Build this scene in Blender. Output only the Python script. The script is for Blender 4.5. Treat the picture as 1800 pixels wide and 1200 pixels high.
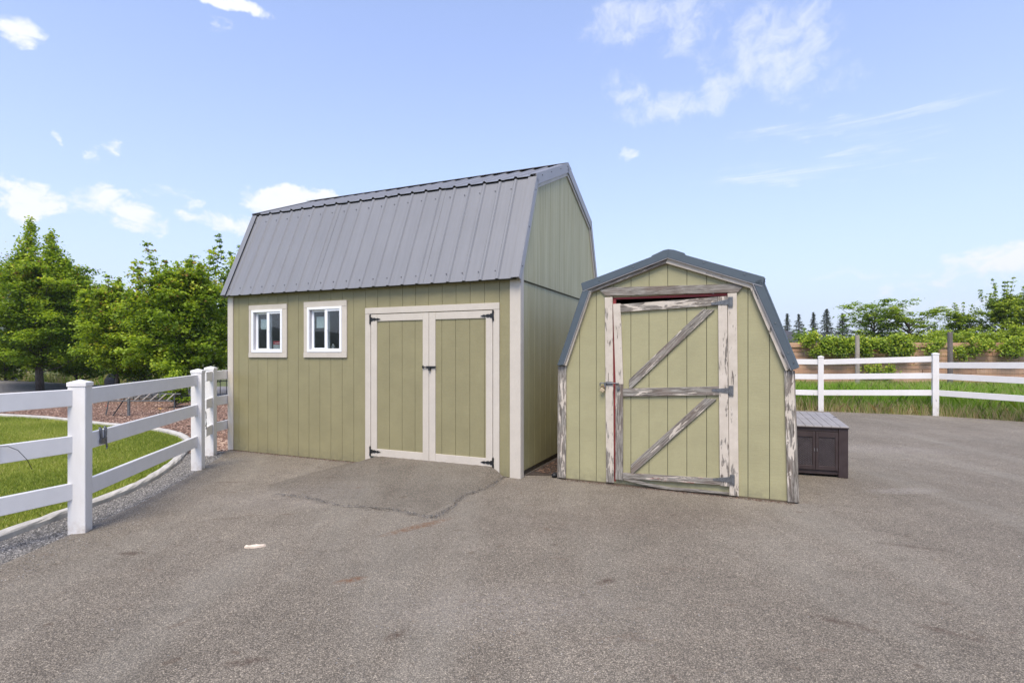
import bpy, bmesh, math, random
import numpy as np
from mathutils import Vector, Matrix
R = math.radians
random.seed(7); rng = np.random.default_rng(7)
scene = bpy.context.scene
for o in list(bpy.data.objects): bpy.data.objects.remove(o)
C = scene.collection

# ------------------------------------------------------------ camera
cam = bpy.data.cameras.new('camera'); camo = bpy.data.objects.new('camera', cam); C.objects.link(camo)
camo.location = (0, 0, 1.5); camo.rotation_euler = (R(90), 0, 0)
cam.sensor_width = 36; cam.lens = 18.874; cam.shift_y = 0.01244
cam.clip_start = 0.05; cam.clip_end = 6000
scene.camera = camo

# ------------------------------------------------------------ node helper
class NT:
    def __init__(s, tree): s.t = tree; s.n = tree.nodes; s.l = tree.links
    def new(s, typ, props=None, **ins):
        nd = s.n.new(typ)
        for k, v in (props or {}).items(): setattr(nd, k, v)
        for k, v in ins.items():
            key = int(k[1:]) if k[0] == 'i' and k[1:].isdigit() else k.replace('_', ' ')
            s.set(nd.inputs[key], v)
        return nd
    def set(s, inp, v):
        if isinstance(v, bpy.types.NodeSocket): s.l.new(v, inp)
        elif isinstance(v, bpy.types.Node): s.l.new(v.outputs[0], inp)
        else: inp.default_value = v
    def m(s, op, a, b=0.0, c=0.0, clamp=False):
        nd = s.n.new('ShaderNodeMath'); nd.operation = op; nd.use_clamp = clamp
        s.set(nd.inputs[0], a); s.set(nd.inputs[1], b); s.set(nd.inputs[2], c)
        return nd.outputs[0]
    def mix(s, f, a, b, bt='MIX'):
        nd = s.n.new('ShaderNodeMix'); nd.data_type = 'RGBA'; nd.blend_type = bt
        s.set(nd.inputs[0], f)
        for i, v in ((6, a), (7, b)):
            if isinstance(v, tuple) and len(v) == 3: v = v + (1,)
            s.set(nd.inputs[i], v)
        return nd.outputs[2]
    def ramp(s, f, stops, interp='LINEAR'):
        nd = s.n.new('ShaderNodeValToRGB'); nd.color_ramp.interpolation = interp
        e = nd.color_ramp.elements
        while len(e) < len(stops): e.new(0.5)
        for i, (p, c) in enumerate(stops):
            e[i].position = p
            if not isinstance(c, tuple): c = (c, c, c)
            e[i].color = c + (1,) if len(c) == 3 else c
        s.set(nd.inputs[0], f); return nd.outputs[0]
    def noise(s, vec, scale, detail=4, rough=0.55, dist=0.0):
        nd = s.new('ShaderNodeTexNoise', None, Scale=scale, Detail=detail, Roughness=rough, Distortion=dist)
        if vec is not None: s.set(nd.inputs['Vector'], vec)
        return nd.outputs[0]
    def vor(s, vec, scale, feat='F1', rand=1.0):
        nd = s.new('ShaderNodeTexVoronoi', {'feature': feat}, Scale=scale, Randomness=rand)
        s.set(nd.inputs['Vector'], vec); return nd
    def map(s, vec, scale=(1, 1, 1), loc=(0, 0, 0), rot=(0, 0, 0)):
        nd = s.new('ShaderNodeMapping'); s.set(nd.inputs['Vector'], vec)
        nd.inputs['Scale'].default_value = scale; nd.inputs['Location'].default_value = loc; nd.inputs['Rotation'].default_value = rot
        return nd.outputs[0]
    def obj(s): return s.new('ShaderNodeTexCoord').outputs['Object']
    def bump(s, h, strength=0.3, dist=0.01, normal=None):
        nd = s.new('ShaderNodeBump', None, Strength=strength, Distance=dist, Height=h)
        if normal is not None: s.set(nd.inputs['Normal'], normal)
        return nd.outputs[0]

# ------------------------------------------------------------ world: nishita sky + clouds
SUN_EL, SUN_AZ = 58.0, -170.0
SKY_STRENGTH = 0.135
world = bpy.data.worlds.new('World'); scene.world = world; world.use_nodes = True
wt = world.node_tree; wt.nodes.clear(); W = NT(wt)
sky = W.new('ShaderNodeTexSky'); sky.sky_type = 'NISHITA'; sky.sun_disc = False
sky.sun_elevation = R(SUN_EL); sky.sun_rotation = R(SUN_AZ); sky.altitude = 600; sky.air_density = 1.0; sky.dust_density = 1.2; sky.ozone_density = 1.6
gen = W.new('ShaderNodeTexCoord').outputs['Generated']
sep = W.new('ShaderNodeSeparateXYZ', None, i0=gen)
dx, dy, dz = sep.outputs
az0 = W.m('ARCTAN2', dx, dy); el = W.m('ARCSINE', dz)
wn = W.new('ShaderNodeTexNoise', None, Scale=9.0, Detail=5.0, Roughness=.6); W.set(wn.inputs['Vector'], gen)
wc = W.new('ShaderNodeSeparateColor', None, i0=wn.outputs['Color'])
az = W.m('ADD', az0, W.m('MULTIPLY', W.m('SUBTRACT', wc.outputs[0], .5), .16)); elw = W.m('ADD', el, W.m('MULTIPLY', W.m('SUBTRACT', wc.outputs[1], .5), .09))
def cl(px, py, wx, wy, amp=1.0):
    a = math.atan((px - 900) / 943.7); e = math.atan((622.4 - py) / 943.7 * math.cos(a))
    return (a, e, 1.3 * wx / 943.7 * math.cos(a) ** 2, 1.3 * wy / 943.7 * math.cos(a), amp)
def cluster(lst):
    tot = None
    for a, e, wa, we, amp in lst:
        u = W.m('DIVIDE', W.m('SUBTRACT', az, a), wa); v = W.m('DIVIDE', W.m('SUBTRACT', elw, e), we)
        q = W.m('SUBTRACT', 1.0, W.m('ADD', W.m('MULTIPLY', u, u), W.m('MULTIPLY', v, v)))
        q = W.m('MULTIPLY', W.m('MAXIMUM', q, 0.0), amp)
        tot = q if tot is None else W.m('MAXIMUM', tot, q)
    return tot
puffy = cluster([cl(15, 335, 45, 38, 1.5), cl(65, 342, 35, 18, 1.0), cl(150, 340, 62, 32, 1.1), cl(225, 378, 70, 26, 1.2), cl(375, 377, 60, 14, .8), cl(300, 332, 40, 12, .5), cl(215, 332, 40, 12, .6),
                 cl(540, 362, 95, 30, 1.8), cl(440, 393, 30, 16, .9), cl(345, 350, 25, 8, .5), cl(180, 270, 24, 12, .5), cl(215, 265, 14, 16, .5), cl(115, 232, 14, 10, .5),
                 cl(15, 42, 50, 26, .9), cl(395, 2, 80, 16, 1.5), cl(380, 58, 26, 16, .5), cl(1106, 273, 16, 8, .5),
                 cl(1740, 470, 150, 34, .8), cl(1640, 540, 130, 24, .5), cl(1580, 500, 70, 12, .3)])
wisp = cluster([cl(1095, 42, 80, 40, 1.1), cl(1180, 15, 110, 40, .9), cl(1225, 70, 50, 36, .8), cl(1375, 60, 80, 70, 1.0), cl(1385, 120, 80, 50, 1.1), cl(1285, 165, 42, 36, 1.2), cl(1180, 190, 90, 24, 1.2), cl(1110, 165, 40, 16, .8),
                cl(1095, 137, 26, 20, .6), cl(1330, 140, 60, 22, .6), cl(1485, 140, 26, 16, .6), cl(1460, 65, 30, 40, .4), cl(1270, 110, 60, 16, .5), cl(1320, 20, 80, 20, .5)])
streak = cluster([cl(1490, 218, 200, 16, .8), cl(1380, 305, 150, 16, .8), cl(1420, 285, 220, 14, .5), cl(1580, 285, 110, 12, .5), cl(1500, 475, 100, 8, .6), cl(1560, 240, 110, 16, .4)])
# plain altitude-style coordinates so that the clouds flatten towards the horizon
def boost(n, k): return W.m('ADD', W.m('MULTIPLY', W.m('SUBTRACT', n, .5), k), .5)
n1 = boost(W.noise(W.map(gen, (11, 11, 19)), 1.9, 9, .60, .5), 2.6)
n2 = boost(W.noise(W.map(gen, (20, 10, 22), rot=(.2, .35, .3)), 1.6, 9, .70, .5), 2.4)
n3 = boost(W.noise(W.map(gen, (5, 5, 95)), 1.5, 7, .62, .8), 2.2)
sq = lambda x, k: W.m('MINIMUM', W.m('MULTIPLY', x, k), 1.0)
c1 = W.ramp(W.m('ADD', W.m('MULTIPLY', sq(puffy, 1.0), .54), W.m('MULTIPLY', n1, .62)), [(.42, 0.0), (.88, .95)], 'EASE')
c1 = W.m('MULTIPLY', c1, sq(puffy, 4.0))
c2 = W.ramp(W.m('ADD', W.m('MULTIPLY', sq(wisp, 1.0), .42), W.m('MULTIPLY', n2, .62)), [(.34, 0.0), (1.14, .50)], 'EASE')
c2 = W.m('MULTIPLY', c2, sq(wisp, 1.6))
c3 = W.ramp(W.m('ADD', W.m('MULTIPLY', sq(streak, 1.0), .40), W.m('MULTIPLY', n3, .60)), [(.34, 0.0), (.95, .50)], 'EASE')
c3 = W.m('MULTIPLY', c3, sq(streak, 2.0))
# the rest of the sky (behind the camera) carries the same scattered small clouds
rest = W.m('MULTIPLY', W.ramp(n1, [(.62, 0.0), (.95, .8)]), W.m('MULTIPLY', W.m('LESS_THAN', dy, -0.02), W.m('GREATER_THAN', dz, 0.03)))
cm = W.m('MAXIMUM', W.m('MAXIMUM', c1, c2), W.m('MAXIMUM', c3, rest))
tint = W.mix(1.0, sky.outputs[0], (1.16, 1.27, 1.68), 'MULTIPLY')
vf = W.m('ADD', .16, W.m('MULTIPLY', .80, W.m('POWER', 2.718, W.m('MULTIPLY', W.m('MAXIMUM', el, 0.0), -3.3))))
veil = W.mix(vf, tint, (4.1, 4.5, 4.95))            # thin high veil that softens the blue
cloudy = W.mix(cm, veil, (5.4, 5.5, 5.6))
bg = W.new('ShaderNodeBackground', None, Color=cloudy, Strength=SKY_STRENGTH)
W.new('ShaderNodeOutputWorld', None, Surface=bg)

sun = bpy.data.lights.new('sun', 'SUN'); suno = bpy.data.objects.new('sun', sun); C.objects.link(suno)
sun.energy = 3.3; sun.angle = R(30); sun.color = (1.0, 0.89, 0.73)
sd = Vector((math.sin(R(SUN_AZ)) * math.cos(R(SUN_EL)), math.cos(R(SUN_AZ)) * math.cos(R(SUN_EL)), math.sin(R(SUN_EL))))
suno.rotation_euler = sd.to_track_quat('Z', 'Y').to_euler(); suno.location = (20, 20, 30)

scene.view_settings.view_transform = 'Standard'; scene.view_settings.look = 'None'
scene.view_settings.exposure = 0.58; scene.view_settings.gamma = 1.0; scene.view_settings.use_curve_mapping = False
scene.render.engine = 'CYCLES'

# ------------------------------------------------------------ materials
def mat(name, build=None, color=(.5, .5, .5), rough=.6, spec=.4, metal=0.0):
    m = bpy.data.materials.new(name); m.use_nodes = True
    T = NT(m.node_tree); b = m.node_tree.nodes['Principled BSDF']
    b.inputs['Base Color'].default_value = tuple(color) + (1,); b.inputs['Roughness'].default_value = rough
    b.inputs['Specular IOR Level'].default_value = spec; b.inputs['Metallic'].default_value = metal
    if build: build(T, b)
    return m
def varied(col, amt=.12, scale=6, bumps=None, rough=.6, grain=(1, 1, 1)):
    def f(T, b):
        v = T.map(T.obj(), grain)
        n = T.noise(v, scale, 5); n2 = T.noise(v, scale * 7, 4)
        k = T.m('ADD', T.m('MULTIPLY', n, .7), T.m('MULTIPLY', n2, .3))
        lo = tuple(c * (1 - amt) for c in col); hi = tuple(min(1, c * (1 + amt)) for c in col)
        T.set(b.inputs['Base Color'], T.ramp(k, [(.3, lo), (.7, hi)]))
        if bumps: T.set(b.inputs['Normal'], T.bump(T.noise(v, bumps[0], 5), bumps[1], bumps[2]))
        b.inputs['Roughness'].default_value = rough
    return f
def siding(col, fade=0.0):
    def f(T, b):
        o = T.obj()
        n = T.noise(o, 3.0, 5); rip = T.noise(T.map(o, (5, 5, 60)), 1.6, 4, .6, 1.5); fine = T.noise(o, 60, 3)
        k = T.m('ADD', T.m('MULTIPLY', n, .55), T.m('ADD', T.m('MULTIPLY', rip, .3), T.m('MULTIPLY', fine, .15)))
        base = T.ramp(k, [(.34, tuple(c * .88 for c in col)), (.66, tuple(c * 1.09 for c in col))])
        if fade:
            st = T.noise(T.map(o, (40, 40, .9)), 1.0, 4, .6); st2 = T.noise(T.map(o, (7, 7, .4)), 1.0, 3)
            q = T.ramp(T.m('ADD', T.m('MULTIPLY', st, .5), T.m('MULTIPLY', st2, .5)), [(.38, 0.0), (.62, 1.0)])
            z = T.new('ShaderNodeSeparateXYZ', None, i0=o).outputs[2]
            up = T.m('MULTIPLY', T.m('SUBTRACT', z, .6), .55, clamp=True)
            base = T.mix(T.m('MULTIPLY', T.m('ADD', T.m('MULTIPLY', q, .6), .4), T.m('MULTIPLY', up, fade)), base, (.50, .48, .31))
        # splash dirt on the lowest few centimetres
        z2 = T.new('ShaderNodeSeparateXYZ', None, i0=o).outputs[2]
        d = T.m('MULTIPLY', T.m('SUBTRACT', .16, z2), 5.0, clamp=True)
        d = T.m('MULTIPLY', d, T.ramp(T.noise(o, 14, 4), [(.35, 0.0), (.7, .8)]))
        base = T.mix(d, base, tuple(c * .45 + .03 for c in col))
        T.set(b.inputs['Base Color'], base)
        h = T.m('ADD', T.m('MULTIPLY', rip, 1.0), T.m('MULTIPLY', fine, .35))
        T.set(b.inputs['Normal'], T.bump(h, .55, .004)); b.inputs['Roughness'].default_value = .55
    return f
M = {}
M['siding'] = mat('olive_siding', siding((.258, .234, .126)))
M['siding_side'] = mat('faded_olive_siding', siding((.290, .262, .128), .85))
M['siding_small'] = mat('pale_olive_siding', siding((.340, .318, .180)))
M['sheath'] = mat('dark_sheathing', color=(.055, .053, .03), rough=.9)
M['trim'] = mat('beige_trim', varied((.53, .485, .415), .07, 5, (70, .25, .003), .55))
M['trim_up'] = mat('beige_trim_weathered', varied((.52, .48, .42), .12, 5, (70, .3, .003), .6))
def peel(amount, red=0.0):
    def f(T, b):
        info = T.new('ShaderNodeObjectInfo').outputs['Random']
        o = T.obj()
        off = T.new('ShaderNodeCombineXYZ', None, X=T.m('MULTIPLY', info, 37.0), Y=T.m('MULTIPLY', info, 11.0), Z=T.m('MULTIPLY', info, 23.0))
        v = T.new('ShaderNodeVectorMath', {'operation': 'ADD'}, i0=o, i1=off).outputs[0]
        vb = T.map(v, (3.2, 14, 14)); vg = T.map(v, (5, 90, 90))
        big = T.noise(vb, 1.4, 6, .62, .8); gr = T.noise(vg, 1.3, 5, .65, .5)
        k = T.m('ADD', T.m('MULTIPLY', big, .72), T.m('MULTIPLY', gr, .28))
        gz = T.new('ShaderNodeSeparateXYZ', None, i0=T.new('ShaderNodeNewGeometry').outputs['Position']).outputs[2]
        low_ = T.m('MULTIPLY', T.m('SUBTRACT', .55, gz), 2.2, clamp=True)      # rain splash has taken more paint off near the ground
        k = T.m('SUBTRACT', k, T.m('MULTIPLY', low_, .085))
        edge = .5 + (amount - .5) * .34
        msk = T.ramp(k, [(edge - .012, 1.0), (edge + .012, 0.0)])            # 1 = bare wood
        wood = T.ramp(gr, [(.34, (.06, .048, .038)), (.47, (.18, .162, .138)), (.63, (.35, .33, .29))])
        wood = T.mix(T.ramp(T.noise(vb, .8, 3), [(.48, 0.0), (.7, .55)]), wood, (.13, .085, .062))
        pn = T.noise(v, 9, 4)
        paint = T.ramp(pn, [(.3, (.48, .425, .35)), (.7, (.58, .52, .44))])
        if red:
            rm = T.ramp(T.noise(T.map(v, (4, 20, 20)), 2.0, 4, .6, .5), [(.5 - red * .2 + .08, 1.0), (.5 - red * .2 + .1, 0.0)])
            paint = T.mix(rm, (.26, .06, .05), paint)
        T.set(b.inputs['Base Color'], T.mix(msk, paint, wood))
        h = T.m('ADD', T.m('MULTIPLY', T.m('SUBTRACT', 1.0, msk), .35), T.m('MULTIPLY', T.m('MULTIPLY', gr, msk), 1.0))
        T.set(b.inputs['Normal'], T.bump(h, .7, .005)); b.inputs['Roughness'].default_value = .75
    return f
for nm, a, rd in (('peel20', .22, 0), ('peel30', .32, 0), ('peel40', .42, 0), ('peel55', .55, 0), ('peel75', .74, 0), ('peel90', .95, 0), ('peelred', .5, .22)):
    M[nm] = mat('flaking_paint_' + nm[4:], peel(a, rd))
def metalroof(col):
    def f(T, b):
        o = T.obj(); n = T.noise(T.map(o, (26, 1.2, 1.2)), 1.0, 4, .6); n2 = T.noise(o, 1.2, 3)
        k = T.m('ADD', T.m('MULTIPLY', n, .6), T.m('MULTIPLY', n2, .4))
        T.set(b.inputs['Base Color'], T.ramp(k, [(.35, tuple(c * .93 for c in col)), (.65, tuple(c * 1.07 for c in col))]))
        T.set(b.inputs['Normal'], T.bump(T.noise(T.map(o, (18, .7, .7)), 1.0, 2), .25, .004))
        b.inputs['Roughness'].default_value = .42
    return f
M['roof'] = mat('grey_roof_metal', metalroof((.190, .193, .203)), spec=.5)
M['roof_trim'] = mat('grey_roof_trim', varied((.30, .295, .305), .05, 3, None, .42), spec=.5)
M['roof_blue'] = mat('slate_blue_metal', varied((.072, .094, .112), .10, 4, None, .45), spec=.5)
M['screw'] = mat('screw_steel', color=(.10, .10, .11), rough=.5, metal=.5)
M['vinyl'] = mat('white_vinyl', varied((.72, .705, .68), .07, 2.0, None, .38), spec=.45)
def vinylb(T, b):
    o = T.obj(); z = T.new('ShaderNodeSeparateXYZ', None, i0=o).outputs[2]
    d = T.m('MULTIPLY', T.m('SUBTRACT', .14, z), 8.0, clamp=True)
    d = T.m('MULTIPLY', d, T.ramp(T.noise(o, 22, 5), [(.4, 0.0), (.75, .65)]))
    n = T.noise(T.map(o, (4, 4, 1)), 3, 4)
    base = T.ramp(n, [(.3, (.66, .645, .62)), (.7, (.75, .735, .71))])
    T.set(b.inputs['Base Color'], T.mix(d, base, (.40, .33, .25))); b.inputs['Roughness'].default_value = .38
M['vinyl_post'] = mat('white_vinyl_post', vinylb)
M['pvc'] = mat('white_window_pvc', color=(.82, .84, .86), rough=.3)
M['pvc_in'] = mat('grey_window_channel', color=(.45, .45, .47), rough=.4)
def glassf(T, b):
    out = T.n['Material Output']
    bf = T.new('ShaderNodeNewGeometry').outputs['Backfacing']
    fr = T.new('ShaderNodeFresnel', None, IOR=T.m('SUBTRACT', 1.52, T.m('MULTIPLY', bf, .862)))
    tr = T.new('ShaderNodeBsdfTransparent', None, Color=(.80, .84, .85, 1)); gl = T.new('ShaderNodeBsdfGlossy', None, Roughness=.015, Color=(1, 1, 1, 1))
    mx = T.new('ShaderNodeMixShader', None, i0=T.m('MULTIPLY', fr, 1.3, clamp=True), i1=tr, i2=gl)
    T.set(out.inputs['Surface'], mx)
M['glass'] = mat('window_glass', glassf)
M['inside'] = mat('shed_interior', color=(.10, .085, .065), rough=.9)
M['paper'] = mat('pale_paper', color=(.55, .62, .60), rough=.7)
M['redcard'] = mat('red_card', color=(.45, .04, .05), rough=.5)
M['whitecard'] = mat('white_card', color=(.75, .75, .73), rough=.5)
M['blackmetal'] = mat('black_iron', color=(.012, .013, .013), rough=.45, spec=.5)
M['galv'] = mat('galvanised_steel', varied((.17, .175, .18), .35, 30, (60, .3, .002), .45), metal=.0)
M['galv'].node_tree.nodes['Principled BSDF'].inputs['Metallic'].default_value = .55
M['brass'] = mat('tarnished_brass', varied((.42, .34, .22), .25, 30, None, .45)); M['rust'] = mat('rusty_steel', varied((.20, .09, .05), .4, 30, None, .8))
M['redpaint'] = mat('dark_red_paint', varied((.24, .035, .035), .2, 8, None, .6))
M['greenseal'] = mat('green_weather_strip', color=(.02, .13, .085), rough=.6)
M['skid'] = mat('dark_treated_timber', varied((.11, .085, .055), .3, 9, (60, .4, .004), .85))
M['black'] = mat('black_plastic', color=(.012, .012, .013), rough=.5)
def boxf(T, b):
    o = T.obj(); n = T.noise(o, 9, 4)
    T.set(b.inputs['Base Color'], T.ramp(n, [(.3, (.032, .021, .021)), (.7, (.050, .036, .036))])); b.inputs['Roughness'].default_value = .5
M['box'] = mat('dark_brown_resin', boxf)
def lidf(T, b):
    o = T.obj(); n = T.noise(T.map(o, (30, 3, 3)), 1.2, 5); n2 = T.noise(o, 5, 4)
    T.set(b.inputs['Base Color'], T.ramp(T.m('ADD', T.m('MULTIPLY', n, .5), T.m('MULTIPLY', n2, .5)), [(.3, (.20, .19, .19)), (.7, (.30, .285, .285))]))
    b.inputs['Roughness'].default_value = .6
M['lid'] = mat('faded_grey_lid', lidf)

def asphaltf(dark=1.0, gravelly=0.0):
    def f(T, b):
        o = T.obj()
        v1 = T.vor(o, 150); v2 = T.vor(o, 62)
        c1 = T.new('ShaderNodeSeparateColor', None, i0=v1.outputs['Color']).outputs[0]
        c2 = T.new('ShaderNodeSeparateColor', None, i0=v2.outputs['Color']).outputs[1]
        patch = T.noise(o, .55, 6, .6); patch2 = T.noise(o, 3.2, 5, .6)
        stone = T.ramp(c1, [(.0, (.115, .105, .096)), (.35, (.165, .150, .138)), (.7, (.205, .187, .170)), (.95, (.26, .236, .212)), (1., (.44, .40, .355))])
        big = T.ramp(c2, [(.0, (.13, .119, .109)), (.5, (.18, .164, .150)), (.9, (.225, .205, .186)), (1., (.34, .31, .275))])
        col = T.mix(.38, stone, big)
        pit = T.ramp(v1.outputs['Distance'], [(.25, 1.0), (.62, .42)])
        pit2 = T.ramp(T.noise(o, 85, 4, .7), [(.36, .6), (.55, 1.0)])
        col = T.mix(1.0, col, T.mix(1.0, pit, pit2, 'MULTIPLY'), 'MULTIPLY')
        pv = T.m('ADD', T.m('MULTIPLY', patch, .6), T.m('MULTIPLY', patch2, .4))
        col = T.mix(1.0, col, T.ramp(pv, [(.32, (.83 * dark, .785 * dark, .675 * dark)), (.68, (1.31 * dark, 1.245 * dark, 1.08 * dark))]), 'MULTIPLY')
        # dusty wheel-worn lanes and darker bitumen between them
        lane = T.noise(T.map(o, (.9, .22, 1), rot=(0, 0, .6)), 1.3, 4, .6, .6)
        col = T.mix(T.ramp(lane, [(.48, 0.0), (.74, .26)]), col, (.33 * dark * .6, .315 * dark * .6, .265 * dark * .6))
        sp = T.noise(o, 7.5, 3, .5); col = T.mix(T.ramp(sp, [(.66, 0.0), (.72, .45)]), col, (.09, .062, .042))
        # small brown organic smears, drawn out in one direction
        vb = T.map(o, (1.1, 2.6, 1), rot=(0, 0, .5))
        st = T.noise(vb, 1.9, 5, .6, .4)
        sm = T.ramp(st, [(.64, 0.0), (.74, .7)])
        col = T.mix(T.m('MULTIPLY', sm, T.ramp(T.noise(o, 30, 4), [(.35, .2), (.6, 1.0)])), col, (.105, .062, .038))
        # rust marks and spills at their own places
        xy = T.new('ShaderNodeSeparateXYZ', None, i0=o)
        for (sx, sy, rx, ry, an, am, cc) in STAINS:
            ca, sa = math.cos(an), math.sin(an)
            ddx = T.m('SUBTRACT', xy.outputs[0], sx); ddy = T.m('SUBTRACT', xy.outputs[1], sy)
            u = T.m('DIVIDE', T.m('ADD', T.m('MULTIPLY', ddx, ca), T.m('MULTIPLY', ddy, sa)), rx)
            w = T.m('DIVIDE', T.m('SUBTRACT', T.m('MULTIPLY', ddy, ca), T.m('MULTIPLY', ddx, sa)), ry)
            q = T.m('SUBTRACT', 1.0, T.m('ADD', T.m('MULTIPLY', u, u), T.m('MULTIPLY', w, w)), clamp=True)
            q = T.m('MULTIPLY', T.m('MULTIPLY', q, am), T.ramp(patch2n(T, o), [(.38, .05), (.58, 1.0)]))
            col = T.mix(q, col, cc)
        T.set(b.inputs['Base Color'], col)
        h = T.m('ADD', T.m('MULTIPLY', v1.outputs['Distance'], -1.0), T.m('MULTIPLY', T.noise(o, 60, 4, .7), 1.2))
        nb = T.bump(h, .75, .006)
        nb = T.bump(patch2, .25, .05, nb)
        T.set(b.inputs['Normal'], nb); b.inputs['Roughness'].default_value = .88; b.inputs['Specular IOR Level'].default_value = .25
    return f
_pc = {}
def patch2n(T, o):
    k = id(T.t)
    if k not in _pc: _pc[k] = T.noise(o, 24, 4, .65)
    return _pc[k]
RU = (.15, .075, .038); BR = (.07, .045, .032); LT = (.36, .33, .30)
STAINS = [(-.82, 4.68, .42, .07, .75, .9, RU), (-1.08, 3.57, .13, .05, .5, .9, RU), (-2.87, 4.05, .13, .05, .0, .9, BR), (-.62, 2.87, .09, .04, .9, .8, BR), (-1.30, 2.62, .12, .05, .2, .75, BR),
          (.62, 3.55, .10, .05, .6, .8, BR), (-.10, 3.2, .9, .35, .1, .16, LT), (-2.6, 4.9, .16, .04, .2, .6, BR), (1.85, 3.0, .22, .05, -.6, .7, BR), (2.35, 2.9, .2, .04, -.7, .7, BR),
          (-3.3, 6.3, .3, .06, .1, .5, BR), (3.1, 4.2, .3, .05, -.4, .6, BR), (4.6, 4.6, .35, .05, -.2, .6, BR), (-2.4, 5.6, 1.1, .6, .2, .2, LT), (4.3, 5.9, .5, .16, .1, .45, LT), (5.4, 8.6, 1.8, .5, -.2, .3, LT), (1.0, 4.9, 1.7, .5, .1, .28, BR)]
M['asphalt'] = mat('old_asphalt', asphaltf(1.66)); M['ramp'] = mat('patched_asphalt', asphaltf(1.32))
def gravelf(T, b):
    o = T.obj(); v = T.vor(o, 60); c = T.new('ShaderNodeSeparateColor', None, i0=v.outputs['Color']).outputs[0]
    col = T.ramp(c, [(0, (.05, .048, .046)), (.5, (.135, .13, .122)), (.9, (.24, .225, .21)), (1, (.36, .34, .31))])
    col = T.mix(1.0, col, T.ramp(v.outputs['Distance'], [(.2, 1.0), (.7, .25)]), 'MULTIPLY')
    T.set(b.inputs['Base Color'], col); T.set(b.inputs['Normal'], T.bump(v.outputs['Distance'], -.8, .01)); b.inputs['Roughness'].default_value = .9
M['gravel'] = mat('crushed_stone_bed', gravelf)
def tinted(stops, rough=.8, transl=0.0, bright=1.0):
    def f(T, b):
        a = T.new('ShaderNodeAttribute', {'attribute_name': 'tint'}).outputs['Fac']
        col = T.ramp(a, stops); T.set(b.inputs['Base Color'], col); b.inputs['Roughness'].default_value = rough; b.inputs['Specular IOR Level'].default_value = .25
        if transl:
            out = T.n['Material Output']; tl = T.new('ShaderNodeBsdfTranslucent', None, Color=T.mix(1.0, col, (1.25, 1.2, .55), 'MULTIPLY'))
            T.set(out.inputs['Surface'], T.new('ShaderNodeMixShader', None, i0=transl, i1=b.outputs[0], i2=tl.outputs[0]))
    return f
M['pebble'] = mat('crushed_stone', tinted([(0, (.055, .053, .05)), (.5, (.14, .135, .128)), (.85, (.23, .22, .205)), (1, (.38, .36, .33))]))
M['chip'] = mat('bark_chips', tinted([(0, (.045, .028, .022)), (.35, (.13, .075, .055)), (.7, (.26, .16, .115)), (1, (.46, .34, .26))]))
M['litter'] = mat('dead_leaf_litter', tinted([(0, (.025, .018, .014)), (.6, (.09, .05, .035)), (1, (.22, .14, .10))]))
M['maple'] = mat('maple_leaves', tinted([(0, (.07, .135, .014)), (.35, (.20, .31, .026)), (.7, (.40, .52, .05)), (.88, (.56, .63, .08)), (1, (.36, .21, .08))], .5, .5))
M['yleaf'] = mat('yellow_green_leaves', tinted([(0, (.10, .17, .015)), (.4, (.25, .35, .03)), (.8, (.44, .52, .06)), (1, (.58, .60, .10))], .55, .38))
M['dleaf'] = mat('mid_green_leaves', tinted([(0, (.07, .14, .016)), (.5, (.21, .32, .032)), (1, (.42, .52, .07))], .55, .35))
M['vine'] = mat('vine_leaves', tinted([(0, (.07, .14, .012)), (.4, (.21, .31, .022)), (.8, (.44, .52, .045)), (1, (.62, .60, .08))], .5, .35))
M['conifer'] = mat('conifer_needles', tinted([(0, (.030, .042, .028)), (.6, (.07, .09, .05)), (1, (.12, .14, .08))], .8))
M['turf'] = mat('lawn_blades', tinted([(0, (.11, .17, .022)), (.5, (.27, .33, .050)), (.85, (.43, .46, .10)), (1, (.52, .47, .18))], .6, .35))
M['tall'] = mat('tall_grass_blades', tinted([(0, (.10, .22, .018)), (.45, (.24, .41, .035)), (.72, (.40, .55, .08)), (.8, (.50, .44, .22)), (1, (.66, .53, .34))], .6, .35))
def barkf(T, b):
    o = T.obj(); n = T.noise(T.map(o, (9, 9, 2)), 3, 5)
    T.set(b.inputs['Base Color'], T.ramp(n, [(.3, (.045, .035, .028)), (.7, (.14, .115, .095))])); T.set(b.inputs['Normal'], T.bump(n, .6, .02)); b.inputs['Roughness'].default_value = .9
M['bark'] = mat('tree_bark', barkf)
M['lawnbase'] = mat('lawn_thatch', varied((.15, .17, .035), .35, 5, (60, .6, .02), .95))
M['fieldbase'] = mat('field_soil', varied((.10, .115, .035), .35, 2, (20, .6, .03), .95))
def mulchf(T, b):
    o = T.obj(); v = T.vor(T.map(o, (1, 1.7, 1), rot=(0, 0, .7)), 26); c = T.new('ShaderNodeSeparateColor', None, i0=v.outputs['Color']).outputs[0]
    col = T.ramp(c, [(0, (.04, .026, .02)), (.4, (.11, .066, .048)), (.8, (.22, .14, .10)), (1, (.40, .29, .22))])
    T.set(b.inputs['Base Color'], col); T.set(b.inputs['Normal'], T.bump(T.m('ADD', v.outputs['Distance'], T.noise(o, 50, 3)), .8, .02)); b.inputs['Roughness'].default_value = .95
M['mulch'] = mat('bark_mulch_bed', mulchf)
M['concrete'] = mat('pale_concrete', varied((.44, .42, .38), .24, 5, (60, .4, .004), .85))
M['greyroad'] = mat('grey_road_stone', varied((.19, .18, .185), .25, 8, (40, .6, .02), .9))
M['soil'] = mat('dark_soil', varied((.05, .037, .028), .4, 12, (40, .8, .02), .95))
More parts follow.
